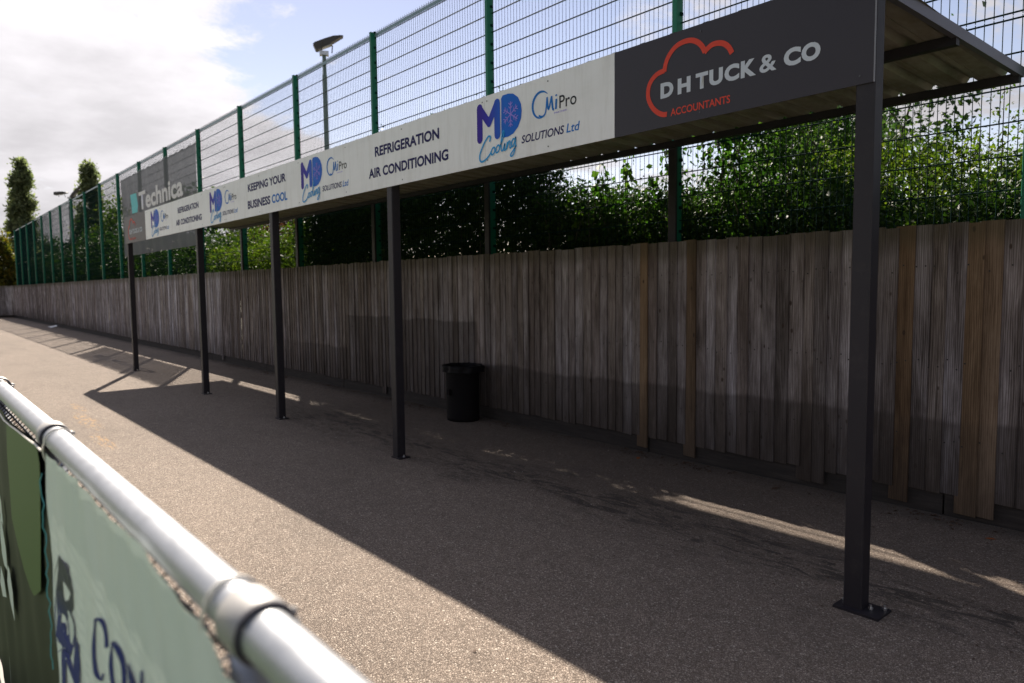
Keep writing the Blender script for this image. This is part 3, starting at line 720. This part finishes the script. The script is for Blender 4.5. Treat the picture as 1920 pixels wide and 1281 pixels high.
def blob_tree(name, label, base, h, crown, n, size, m, seed, cat='tree', group=None, trunk=.12, lobes=9, spread=.22, stemz=.0, slim=.55):
    """base (x,y); crown = (rx, ry, z0, z1) ellipsoidal zone filled with uneven leaf clumps"""
    t = thing(name, (base[0], base[1], 0), label, cat, group); rx, ry, z0, z1 = crown
    rs = np.random.RandomState(seed); cen = []
    for i in range(lobes*5):
        a = rs.uniform(0, 6.28); zz_ = rs.uniform(-1, 1); rr = math.sqrt(1-zz_*zz_)*rs.uniform(.35, 1)**.5
        cen.append((rx*rr*math.cos(a), ry*rr*math.sin(a), (z0+z1)/2+(z1-z0)/2*zz_))
    cen = np.array(cen); w = rs.uniform(.35, 1.2, len(cen))
    i = rs.choice(len(cen), n, p=w/w.sum()); sp = np.array([rx, ry, (z1-z0)/2])*spread
    P = cen[i]+rs.normal(size=(n, 3))*sp*w[i][:, None]
    P = P[(base[1]+P[:, 1] > MY+.05) | (base[0]+P[:, 0] < GX)]
    leaves('crown', P, size, m, t, seed, slim=slim)
    b = MB(); rt = random.Random(seed)
    k = 6; pts = [(rt.uniform(-.04, .04)*i, rt.uniform(-.04, .04)*i, (z1*.92)*i/k) for i in range(k+1)]
    b.tube(pts, [trunk*(1-.85*i/k) for i in range(k+1)], 7)
    for c_ in cen[::2]:
        zb = max(z0*.6, c_[2]*.55); b.tube([(0, 0, zb), (c_[0]*.5, c_[1]*.5, (zb+c_[2])/2+.05), tuple(c_)], [trunk*.4, trunk*.22, trunk*.06], 5, caps=False)
    b.build('trunk', bark, t, True)
    return t
# big-leaved climber on the mesh
def climber(name, label, spots, m, size, seed):
    t = thing(name, (spots[0][0], MY+.1, 0), label, 'climbing plant', 'climbing plants on the mesh'); rt = random.Random(seed); P = []; b = MB(); ox, oy = spots[0][0], MY+.1
    for (x, z0, z1, n) in spots:
        pts = []; cx = x
        for i in range(9):
            cx += rt.uniform(-.05, .05); pts.append((cx-ox, rt.uniform(-.01, .05), z0+(z1-z0)*i/8))
        MB().tube(pts, .005, 4, caps=False).build('stem', bark, t)
        for k in range(n):
            q = pts[min(8, int(9*rt.random()**.8))]; P.append((q[0]+rt.gauss(0, .05), q[1]+rt.uniform(-.02, .06), q[2]+rt.gauss(0, .05)))
    leaves('foliage', P, size, m, t, seed, droop=.9, slim=.85)
climber('bindweed', 'climber with broad heart-shaped leaves poking up against the sky', [(-4.95, 1.9, 2.50, 60), (-4.75, 1.9, 2.52, 70), (-4.55, 1.9, 2.60, 70), (-4.3, 1.9, 2.42, 60), (-5.2, 1.9, 2.42, 40), (-5.5, 1.9, 2.40, 30)], vine_m, .062, 2)
climber('bindweed', 'leafy climber twined beside the dark post in the shade', [(-3.98, 1.9, 2.75, 120), (-3.86, 2.0, 2.8, 60), (-3.66, 2.0, 2.95, 150), (-3.5, 2.0, 2.95, 150), (-3.35, 1.9, 2.9, 120), (-3.2, 1.9, 2.8, 90)], vine_m, .05, 4)
blob_tree('bush', 'tall leafy bush close behind mesh right of the big-leaved climber', (-3.25, 5.9), 3.4, (.62, .4, 1.6, 3.35), 15000, .045, vine_m, 30, 'bush', trunk=.03, group='bushes beyond the mesh fence')
blob_tree('tree', 'dense dark tree behind mesh left of the nearest post', (-4.35, 8.2), 4.2, (1.25, .9, 1.4, 3.45), 26000, .055, tree_m, 31, trunk=.1, group='trees beyond the mesh fence')
blob_tree('tree', 'small-leaved tree with pale sky gaps just right of nearest post', (-4.25, 10.2), 4.6, (.95, .9, 1.2, 4.5), 9000, .085, tree_m, 32, trunk=.09, group='trees beyond the mesh fence', spread=.24)
blob_tree('bush', 'sunlit yellow-green bush behind mesh directly right of nearest post', (-2.35, 6.35), 2.6, (.62, .45, 1.4, 2.52), 9000, .036, bright_m, 33, 'bush', trunk=.03, group='bushes beyond the mesh fence')
blob_tree('bush', 'yellowing bush between nearest post and the thin sapling', (-2.0, 7.2), 2.6, (.75, .45, 1.4, 2.42), 8000, .04, bright_m, 34, 'bush', trunk=.03, group='bushes beyond the mesh fence')
blob_tree('bush', 'bright green bush at the right edge under the roof corner', (-1.35, 6.2), 2.6, (.7, .4, 1.4, 2.2), 7000, .038, bright_m, 35, 'bush', trunk=.03, group='bushes beyond the mesh fence')
blob_tree('bush', 'olive bush lit from behind left of nearest post', (-3.15, 6.5), 2.8, (.6, .4, 1.4, 2.62), 8500, .036, bright_m, 36, 'bush', trunk=.03, group='bushes beyond the mesh fence')
# thin sapling
sp_ = thing('sapling', (-1.69, 6.0, 0), 'thin upright sapling with sparse tiny leaves against bright sky', 'sapling')
P = []; rt = random.Random(8); b = MB(); stems = [((0, 0), 2.95, .0), ((.06, .05), 2.62, .12), ((-.1, .02), 2.5, -.1), ((.32, .0), 2.45, .35)]
for (sx0, sy0), zt, lean in stems:
    MB().tube([(sx0, sy0, 0), (sx0+lean*.3, sy0, zt*.6), (sx0+lean*.5, sy0, zt)], [.012, .007, .002], 5).build('stem', bark, sp_)
    for k in range(330):
        tz = 1.8+(zt-1.8)*rt.random(); wv_ = .075*(1-(tz-1.8)/(zt-1.7)*.4); P.append((sx0+lean*(.3+.2*(tz/zt))+rt.gauss(0, wv_), sy0+rt.gauss(0, .06), tz))
leaves('foliage', P, .024, bright_m, sp_, 5)
# left part, beyond the mesh
def tree_px(name, label, pxc, top, bot, halfw, depth, n, size, m, seed, cat='tree', group='trees beyond the far end of the fence', spread=.2, lobes=12, z0=None, trunk=.15):
    c = atD(pxc, top, depth); zt = c[2]; r = halfw*depth/F_PX; zb = atD(pxc, bot, depth)[2] if z0 is None else z0
    return blob_tree(name, label, (c[0], c[1]), zt, (r, r, max(.4, zb), zt), n, size, m, seed, cat, group, trunk=trunk, spread=spread, lobes=lobes)
g2 = 'trees beyond the mesh fence'
blob_tree('tree', 'light green young tree just behind mesh left of the grey banner', (-31.5, 6.7), 4.6, (1.5, .8, 1.6, 4.55), 8000, .12, bright_m, 41, trunk=.06, group=g2)
blob_tree('tree', 'dark leafy tree rising behind mesh beside the grey banner', (-25.4, 7.4), 4.6, (1.7, 1.0, 1.6, 4.4), 9000, .12, tree_m, 42, trunk=.08, group=g2)
blob_tree('tree', 'ivy-dark tree behind the mesh farther along', (-38, 7.2), 4.0, (2.2, 1.0, 1.4, 3.9), 9000, .14, hedge_m, 43, trunk=.08, group=g2)
blob_tree('bush', 'green bush behind mesh seen between the two farthest shelter posts', (-18.4, 6.8), 3.2, (1.3, .8, 1.3, 2.95), 9000, .075, bright_m, 44, 'bush', trunk=.05, group='bushes beyond the mesh fence')
blob_tree('bush', 'bush of mid green leaves seen past the middle shelter post', (-13.6, 7.4), 3.2, (1.0, .7, 1.3, 3.05), 9000, .065, bright_m, 45, 'bush', trunk=.05, group='bushes beyond the mesh fence')
blob_tree('tree', 'purple-brown tree glimpsed low under the shelter roof', (-27, 11), 4.2, (2.6, 1.2, 1.6, 4.4), 8000, .13, brown_m, 46, trunk=.1, group=g2)
def poplar(label, pxc, top, halfw, depth, n, m, seed, size):
    c = atD(pxc, top, depth); zt = c[2]; r = halfw*depth/F_PX
    t = thing('poplar_tree', (c[0], c[1], 0), label, 'tree', 'tall trees on the skyline'); rs = np.random.RandomState(seed)
    cen = []
    for i in range(90):
        q = rs.uniform(.06, 1)**.9; rad = 1.2*r*min(1, q/.22)**.5*(1-q**2.0)**.75*rs.uniform(.3, 1); a = rs.uniform(0, 6.28)
        cen.append((rad*math.cos(a), rad*math.sin(a), zt*q))
    cen = np.array(cen); i = rs.randint(0, len(cen), n)
    P = cen[i]+rs.normal(size=(n, 3))*np.array([r*.17, r*.17, zt*.022])
    P[:, 2] = np.minimum(P[:, 2], zt*1.02)
    leaves('crown', P, size, m, t, seed, droop=-.6)
    b = MB().tube([(0, 0, 0), (.1, 0, zt*.5), (0, 0, zt*.95)], [.3, .18, .03], 7)
    for c_ in cen[::3]: b.tube([(0, 0, max(.5, c_[2]-r)), tuple(c_)], [.06, .015], 4, caps=False)
    b.build('trunk', bark, t)
poplar('tall slim poplar standing alone at the far left of the skyline', 38, 306, 27, 75, 26000, pop_m, 51, .34)
poplar('dark pointed tree rising over the green fence left of the banner', 165, 312, 27, 62, 14000, pop_m, 52, .30)
tree_px('tree', 'yellow-orange tree low at the extreme left edge', 0, 458, 560, 24, 66, 9000, .3, autumn_m, 61, z0=.5)
tree_px('tree', 'rounded green tree beyond the far fence corner', 60, 452, 560, 34, 80, 9000, .3, tree_m, 62, z0=.5)
tree_px('tree', 'broad green tree beyond the fence below the small floodlight', 118, 455, 560, 42, 58, 9000, .25, tree_m, 63, z0=.5)

# ------------------------------------------------------------------ FLOODLIGHTS
galv = mat('galvanised_steel', (.50, .52, .54), .38, .75); ggv = G(galv)
ggv.col(ggv.ramp(ggv.noise(ggv.pos(), 7, 5, .6), [(.3, (.42,.44,.46)), (.7, (.60,.62,.64))]))
mast = mat('painted_mast', (.16, .22, .20), .5); lampb = mat('lamp_housing', (.05, .045, .04), .45); glass = mat('lamp_glass', (.35, .35, .33), .12, .0)
def flood(label, base, h, s, heads, rpole, rotz):
    t = thing('floodlight_mast', (base[0], base[1], 0), label, 'floodlight', 'floodlight masts')
    MB().tube([(0, 0, 0), (0, 0, h*.93), (0, 0, h*.931), (0, 0, h)], [rpole*1.2, rpole*1.0, rpole*.8, rpole*.8], 12).build('pole', mast, t, True)
    MB().bevbox((-.16*s, -.1*s, h), (.16*s, .1*s, h+.14*s)).build('bracket', galv, t)
    for (dx, tilt, dirx) in heads:
        hd = bpy.data.objects.new('lamp_head', None)
        b = MB(); L_ = .62*s
        # housing: wedge with a peaked visor
        sec = [(-L_*.80, -.12, .10), (-L_*.68, -.15, .13), (-L_*.1, -.11, .13), (L_*.45, -.07, .11), (L_*.8, -.03, .05), (L_*.98, -.015, .005)]
        vv = []
        for (x_, zl, zh) in sec:
            for yy_ in (-.16*s, .16*s): vv += [(x_, yy_, zl*s*1.0), (x_, yy_*.85, zh*s)]
        ff = []
        for i in range(len(sec)-1):
            a = 4*i; c = a+4; ff += [(a, c, c+1, a+1), (a+2, a+3, c+3, c+2), (a+1, c+1, c+3, a+3), (a, a+2, c+2, c)]
        ff += [(0, 1, 3, 2), (4*len(sec)-4, 4*len(sec)-2, 4*len(sec)-1, 4*len(sec)-3)]
        o = b.add(vv, ff).build('lamp_head', lampb, t); o.location = (dx*s, 0, h+.46*s); o.rotation_euler = (0, -tilt, 0)
        MB().box((-L_*.5, -.13*s, -.14*s), (L_*.2, .13*s, -.125*s)).build('lens', glass, o)
        for yy_ in (-.18*s, .18*s): MB().tube([(dx*s+yy_, yy_, h+.42*s), (dx*s*.8+yy_, yy_*.7, h+.14*s)], .022*s, 6).build('yoke', lampb, t)
    t.rotation_euler = (0, 0, rotz); return t
lp = atY(607, 280, 12)
flood('tall floodlight mast behind the green fence near the blue gap of sky', (-24.33, 12.0), 9.72, 1.0, [(0.12, .42, 1)], .085, YAW+.25)
lq = atD(131, 375, 60)
flood('small distant floodlight with two heads near the poplars', (lq[0], lq[1]), lq[2]+.1, 1.0, [(-.75, .05, 1), (.45, .9, 1)], .12, YAW)

# ------------------------------------------------------------------ PIPE RAIL with banners
RY, RZ, RR = .235, 1.127, .0240
pipem = mat('galvanised_pipe', (.50, .52, .56), .25, .6); gp = G(pipem)
nz = gp.noise(gp.scale(gp.pos(), (1, 2, 2)), 22, 6, .65); gp.col(gp.ramp(nz, [(.3, (.36,.375,.40)), (.6, (.44,.455,.485)), (.8, (.39,.405,.43))])); gp.rough(gp.range(nz, .3, .75, .40, .48))
castm = mat('galvanised_fitting', (.36, .35, .345), .55, .35); gcst = G(castm); gcst.bump(gcst.noise(gcst.pos(), 240, 3), .25, .001)
rubber = mat('dark_gap', (.05, .045, .06), .6); tiem = mat('cream_cable_tie', (.78, .74, .68), .4)
rail = thing('pipe_barrier', (0, RY, 0), 'galvanised tubular barrier rail along the pitch edge in the foreground', 'barrier')
MB().tube([(-26, 0, RZ), (-10, 0, RZ+.004), (-3, 0, RZ-.006), (-1.8, 0, RZ), (-.65, 0, RZ), (3, 0, RZ)], RR, 32).build('top_rail', pipem, rail, True)
fit_x = [-.652, -1.818, -2.915, -4.1, -5.3, -6.5, -7.7, -8.9, -10.1, .5, 1.7]
for fx in fit_x:
    f0 = MB()
    prof2 = [(RR+.0005, -.025), (RR+.0048, -.025), (RR+.0062, -.0225), (RR+.0062, .0225), (RR+.0048, .025), (RR+.0005, .025)]
    n = 36; base_ = len(f0.v)
    for (r, xx_) in prof2:
        for j in range(n): a = 2*math.pi*j/n; f0.v.append((xx_, r*math.cos(a), r*math.sin(a)))
    for i in range(len(prof2)-1):
        for j in range(n): a = i*n+j; c = i*n+(j+1) % n; f0.f.append((a, a+n, c+n, c))
    o = f0.build('clamp', castm, rail, True); o.location = (fx, 0, RZ)
    MB().tube([(.0255, RR*0+ (RR+.003)*math.cos(t), (RR+.003)*math.sin(t)) for t in np.linspace(0, 2*math.pi, 33)[:-1]], .0026, 6, closed=True).build('gasket', rubber, o, True)
    MB().tube([(-.004, RR+.004, .002), (-.004, RR+.0155, -.003)], .0065, 8).tube([(.012, RR+.004, -.002), (.012, RR+.013, -.005)], .004, 8).build('bolt', castm, o, True)
    o2 = MB().tube([(fx, 0, 0), (fx, 0, RZ-RR-.002)], RR, 20).build('post', pipem, rail, True)
# dark chain-link hung behind
lk = MB(); cz = .055
nx = int(7.2/cz)
for i in range(-10, nx):
    for s in (1, -1):
        pts = []; x0_ = .9-i*cz*1.0
        for k in range(0, 25):
            pts.append((x0_+s*(k % 2)*cz*.5+0*k, .012*s, RZ-.045-k*cz*.5-.0*s))
        lk.tube([(p[0], p[1]*(1 if k % 2 else -1), p[2]) for k, p in enumerate(pts)], .0019, 4, caps=False)
linkm = mat('dark_mesh_wire', (.02, .02, .03), .5)
tag(lk.build('chain_link', linkm, rail), kind='stuff')
# white banner
vin = mat('pale_vinyl', (.50, .58, .545), .36); gv = G(vin)
gv.col(gv.mix(gv.range(gv.noise(gv.scale(gv.pos(), (1, 1, .35)), 6, 4), .4, .7), (.76, .83, .815), (.82, .87, .86)))
trv = gv.node('ShaderNodeBsdfTranslucent'); trv.inputs[0].default_value = (.62, .70, .64, 1); mv = gv.node('ShaderNodeMixShader'); mv.inputs[0].default_value = .07
gv.l.new(gv.b.outputs[0], mv.inputs[1]); gv.l.new(trv.outputs[0], mv.inputs[2]); gv.l.new(mv.outputs[0], gv.n['Material Output'].inputs[0])
VY = RY-.032
wb = thing('banner', (0, 0, 0), 'pale mint vinyl banner with navy letters hanging from the foreground rail', 'banner', 'banners on the barrier')
topl = [(187,355),(240,402),(330,482),(420,592),(500,668),(560,712),(620,792),(720,922),(800,1012),(880,1122),(950,1252)]
tz_ = [atY(a/2.2045, 700+b_/2.2045, VY) for a, b_ in topl]
TX = [q[0] for q in tz_]; TZ = [q[2] for q in tz_]
TZ = [z+q_ for z, q_ in zip(TZ, [.012, .012, .011, .011, .010, .009, .006, .003, .001, 0, 0])]
TX += [.1, .9]; TZ += [TZ[-1]+.012, TZ[-1]+.02]
def wrinkle(x, z): return .0016*math.sin(x*38+z*9)*(.4+.6*math.sin(x*9+1))+.0016*math.sin((x*2.2+z)*26)+.0006*math.sin(x*90-z*30)
def sheet(name, x0, x1, topf, zb, Y, m, parent, nx=110, nz=46, wr=wrinkle):
    v, f = [], []
    for i in range(nx+1):
        x = x0+(x1-x0)*i/nx; zt = topf(x)
        for j in range(nz+1): z = zb+(zt-zb)*j/nz; v.append((x, Y+wr(x, z), z))
    for i in range(nx):
        for j in range(nz): a = i*(nz+1)+j; f.append((a, a+nz+1, a+nz+2, a+1))
    return pyobj(name, v, f, m, parent, True)
sheet('sheet', TX[0], .9, lambda x: float(np.interp(x, TX, TZ)), .22, VY, vin, wb)
inkm = mat('grey_to_navy_print', rough=.5, spec=.12); gi = G(inkm); sz = gi.node('ShaderNodeSeparateXYZ'); gi.put(gi.pos(), sz.inputs[0])
LZ = VY-.0042
def lp_(x, y, o=(0, 900), s=3.361): q = atY(o[0]+x/s, o[1]+y/s, LZ); return (q[0], q[2])
zA, zB = lp_(400, 720)[1], lp_(400, 980)[1]
gi.col(gi.ramp(gi.range(sz.outputs[2], zB, zA), [(0, (.022, .03, .20)), (.5, (.03, .035, .13)), (1, (.055, .06, .085))]))
navyb = mat('banner_navy_print', (.02, .028, .19), .55, 0, .12)
def strokes(name, items, m):
    """pen strokes given on the banner as seen (zoomed picture units), laid onto the banner's own plane"""
    b = MB()
    for k, (pts, w_) in enumerate(items):
        sm = smoothpts(pts, 6); n = len(sm); w_ = w_ if isinstance(w_, list) else [w_]
        ww = np.interp(np.linspace(0, 1, n), np.linspace(0, 1, len(w_)), w_) if len(w_) > 1 else [w_[0]]*n
        ww = [q_*(1.0 if q_ < 5 else 1.0) for q_ in ww]
        v = []
        for i, p in enumerate(sm):
            t = sm[min(i+1, n-1)]-sm[max(i-1, 0)]; t = t/(np.linalg.norm(t)+1e-9); nn = np.array([-t[1], t[0]])
            for sg in (1, -1): q = p+nn*ww[i]/2*sg; r = lp_(q[0], q[1]); v.append((r[0], VY+wrinkle(r[0], r[1])-.0014-.00015*k, r[1]))
        b.add(v, [(2*i, 2*i+1, 2*i+3, 2*i+2) for i in range(n-1)])
    return b.build(name, m, wb)
from mathutils.geometry import tessellate_polygon
def outline(name, loops, k, m):
    L3 = []
    for lp in loops:
        q = []
        for p in lp: r = lp_(p[0], p[1]); q.append(Vector((r[0], VY+wrinkle(r[0], r[1])-.0014-.0003*k, r[1])))
        L3.append(q)
    flat = [tuple(v) for l in L3 for v in l]
    return flat, [tuple(t) for t in tessellate_polygon([[Vector((v.x, v.z, 0)) for v in l] for l in L3])]
mono = MB()
for k, loops in enumerate(([[(356,472),(375,498),(400,530),(425,575),(443,630),(453,690),(455,740),(450,790),(440,820),(434,845),(444,880),(452,930),(455,990),(452,1050),(442,1095),(425,1128),(405,1125),(385,1060),(345,985),(347,860),(351,700),(353,560)],
      [(384,635),(400,650),(416,685),(422,725),(418,760),(402,768),(388,745),(380,700)], [(377,838),(395,860),(409,900),(417,940),(417,978),(405,985),(404,935),(396,905),(381,900),(375,925)]],
      [[(460,992),(498,1045),(492,1180),(486,1440),(470,1440),(450,1290),(412,1150),(402,1440),(372,1440),(372,1085),(395,1060),(420,1110),(450,1195),(455,1060)]])):
    mono.add(*outline('m', loops, k, inkm))
mono.build('monogram', inkm, wb)
strokes('thin_outline', [([(352,490),(337,620),(334,800),(345,985)], 2.5), ([(346,1000),(332,1020),(356,1085),(376,1055),(348,1003)], 3)], inkm)
strokes('lettering', [([(653,1064),(646,975),(626,900),(603,880),(587,910),(579,1000),(580,1110),(592,1205),(611,1258),(628,1262),(640,1225)], [14,18,18,16,20,22,22,20,16,16,22]),
    ([(704,1022),(684,1060),(676,1140),(682,1240),(700,1340),(728,1410),(752,1395),(764,1300),(756,1180),(733,1080),(704,1022)], [16,20,22,22,22,18,20,22,22,22,16]),
    ([(800,1170),(802,1300),(806,1440)], 16), ([(797,1160),(830,1280),(868,1420)], [16,22,24]), ([(872,1210),(874,1330),(880,1440)], 16)], navyb)
# green and black banner
gbnr = mat('green_black_vinyl', rough=.22); gx_ = G(gbnr)
dkv = mat('black_vinyl', (.018, .019, .014), .5, 0, .2); gnv = mat('green_vinyl', (.045, .10, .014), .45, 0, .3)
gb2 = thing('banner', (0, 0, 0), 'glossy dark banner with a green blade shape on the rail at far left', 'banner', 'banners on the barrier')
t2 = [(-1.5, 790), (10, 788), (20, 800), (31, 806), (47, 817), (59, 826), (68.5, 833)]
t2 = [(0, 773), (9.5, 787.5), (20, 797), (31, 804.6), (47, 817), (59, 826.5), (69, 833)]
q2 = [atY(a, b_, VY) for a, b_ in t2]; X2 = [q[0] for q in q2]; Z2 = [q[2] for q in q2]
X2 = [-3.6, -2.95]+X2; Z2 = [1.06, 1.085]+Z2
XE = atY(89, 1000, VY)[0]
X2.append(XE); Z2.append(Z2[-1])
ordr = np.argsort(X2); X2 = [X2[i] for i in ordr]; Z2 = [Z2[i] for i in ordr]
w2 = lambda x, z: .006+.002*math.sin(x*21+z*5)+.002*math.sin(x*7+z*20)
sheet('sheet', -3.6, XE, lambda x: float(np.interp(x, X2, Z2)), .04, VY, dkv, gb2, 60, 20, w2)
gp_ = MB(); LY2 = VY-.003
def gp2(x, y): q = atY(x, y, LY2); return (q[0], q[2])
shape = [(12, 796), (20, 801.5), (31, 809), (47, 821), (59, 830), (69, 838), (74, 870), (75, 900), (76, 1000), (76.5, 1108), (64, 1118), (57, 1104), (45, 1068), (33, 1020), (22, 970), (17, 900), (13, 850)]
poly(gp_, [gp2(*p) for p in shape], LY2); gp_.build('green_blade', gnv, gb2)
sh2 = MB()
for k, s_ in enumerate([[(0, 1000), (4, 1040), (8, 1060), (14, 1070), (11, 1030), (4, 985), (0, 965)], [(15, 1060), (18, 1068), (24, 1110), (28, 1166), (20, 1130), (14, 1090)], [(2, 1060), (8, 1085), (13, 1120), (6, 1118), (1, 1090)], [(0, 925), (3, 940), (7, 985), (3, 975), (0, 955)]]):
    poly(sh2, [gp2(*p) for p in s_], LY2-.0005*k)
sh2.build('lettering', vin, gb2)
hem = MB().tube([(x, VY-.003, z) for x, z in zip(X2, Z2)], .0022, 5); hem.build('hem', tiem, gb2)
# cable ties: loose loops round the rail holding the banners
def tie(x, zd, seed, label):
    rt = random.Random(seed); pts = []
    for t in np.linspace(0, 2*math.pi, 25)[:-1]:
        yy = (RR+.003)*math.cos(t); zz_ = (RR+.003)*math.sin(t)
        if zz_ < 0: zz_ = zz_*(1+zd*40*abs(math.sin(t))**2*.5); yy = yy-.012*abs(math.sin(t))
        pts.append((x+.004*math.sin(t), RY+yy, RZ+zz_))
    o = MB().tube(pts, .0022, 6, closed=True).build('cable_tie', tiem, None, True)
    tag(o, label, 'cable tie', 'cable ties on the rail'); return o
tie(-1.742, .05, 1, 'cream cable tie looped round rail beside the clamp at top left')
tie(-.715, .06, 2, 'cream cable tie looped round rail beside the nearest clamp')
# turquoise netting twine hanging at the banner join
tw = MB(); rt = random.Random(4); pts = [(XE+.01, VY-.004, 1.07)]
for i in range(26): pts.append((XE+.01+rt.uniform(-.006, .006), VY-.006+rt.uniform(-.003, .003), 1.07-.016*(i+1)))
tw.tube(pts, .0012, 4, caps=False)
tag(tw.build('twine', mat('turquoise_twine', (.08, .34, .36), .6)), 'turquoise twine dangling in the gap between the two banners', 'twine')

# ------------------------------------------------------------------ GROUND LITTER
lo_m = mat('dead_leaf_orange', (.30, .085, .02), .7); lb_m = mat('dead_leaf_brown', (.075, .042, .026), .8); pale = mat('pale_scrap', (.62, .58, .5), .6)
def dead_leaf(x, y, s, m, label, rot):
    v = [(-.5,0,.004),(-.2,.22,.05),(.2,.2,.07),(.55,0,.02),(.2,-.2,.06),(-.2,-.22,.03),(0,0,.09)]
    v = [(a*s, b_*s, c_*s*1.4+.003) for a, b_, c_ in v]
    o = pyobj('fallen_leaf', v, [(0,6,1),(1,6,2),(2,6,3),(3,6,4),(4,6,5),(5,6,0)], m); o.location = (x, y, 0); o.rotation_euler = (0, 0, rot)
    tag(o, label, 'leaf', 'fallen leaves on the path')
for (px_, py_, s, m_, lab) in [(1857, 1012, .055, lo_m, 'rusty orange dead leaf on the path at the right edge'), (1197, 860, .075, lo_m, 'orange dead leaf at the foot of the first new board'),
    (890, 1222, .03, lb_m, 'tiny dark leaf near bottom centre just inside the sunlight'), (482, 976, .03, lb_m, 'tiny dark leaf alone on the sunlit path near the shadow edge'),
    (1455, 917, .08, lb_m, 'brown leaf lying under the fence left of nearest post'), (1240, 843+30, .06, lb_m, 'brown leaf near the orange one by the fence')]:
    q = atZ(px_, py_); dead_leaf(q[0], q[1], s, m_, lab, random.uniform(0, 6))
q = atZ(113, 610, .02)
pp = pyobj('paper_scrap', [(-.45,-.1,.0),(-.1,-.15,.03),(.35,-.1,.0),(.4,.1,.05),(0,.15,.09),(-.4,.1,.03)], [(0,1,4,5),(1,2,3,4)], mat('white_paper', (.75, .75, .77), .7)); pp.location = (q[0]+1.6, 4.55, 0.01)
tag(pp, 'white scrap of paper on the path by the far fence', 'litter')
deb = MB(); rd = random.Random(12)
for i in range(1500):
    x = rd.uniform(-15, .5); y = 4.80-abs(rd.gauss(0, .09)); s = rd.uniform(.004, .020)*(.4+.6*(math.sin(x*3.1)+math.sin(x*7.7+1) > .1)); a = rd.uniform(0, 6.28); ca, sa = math.cos(a)*s, math.sin(a)*s
    deb.add([(x-ca, y-sa, .002), (x+sa*.5, y-ca*.5, .008), (x+ca, y+sa, .004), (x-sa*.5, y+ca*.5, .011)], [(0, 1, 2, 3)])
for i in range(2600):
    x = rd.uniform(-14, 0); y = rd.choice([rd.gauss(3.55, .25), rd.uniform(2.9, 4.75), rd.gauss(4.6, .12)])
    if y > 4.8 or y < .4: continue
    s = rd.uniform(.003, .012); a = rd.uniform(0, 6.28); ca, sa = math.cos(a)*s, math.sin(a)*s
    deb.add([(x-ca, y-sa, .002), (x+sa*.4, y-ca*.4, .005), (x+ca, y+sa, .003), (x-sa*.4, y+ca*.4, .004)], [(0, 1, 2, 3)])
tag(deb.build('leaf_litter', lb_m), 'fine dark leaf litter and crumbs scattered under the shelter', 'leaf litter', kind='stuff')
cr = MB()
for i in range(120):
    x = rd.uniform(-12, 0); y = rd.uniform(.6, 4.7); s = rd.uniform(.002, .0055)
    cr.add([(x-s, y, .001), (x, y-s, .001), (x+s, y, .001), (x, y+s, .001), (x, y, .001+s)], [(0,1,4),(1,2,4),(2,3,4),(3,0,4)])
tag(cr.build('loose_chippings', pale), 'pale loose stone chippings scattered over the path', 'chippings', kind='stuff')
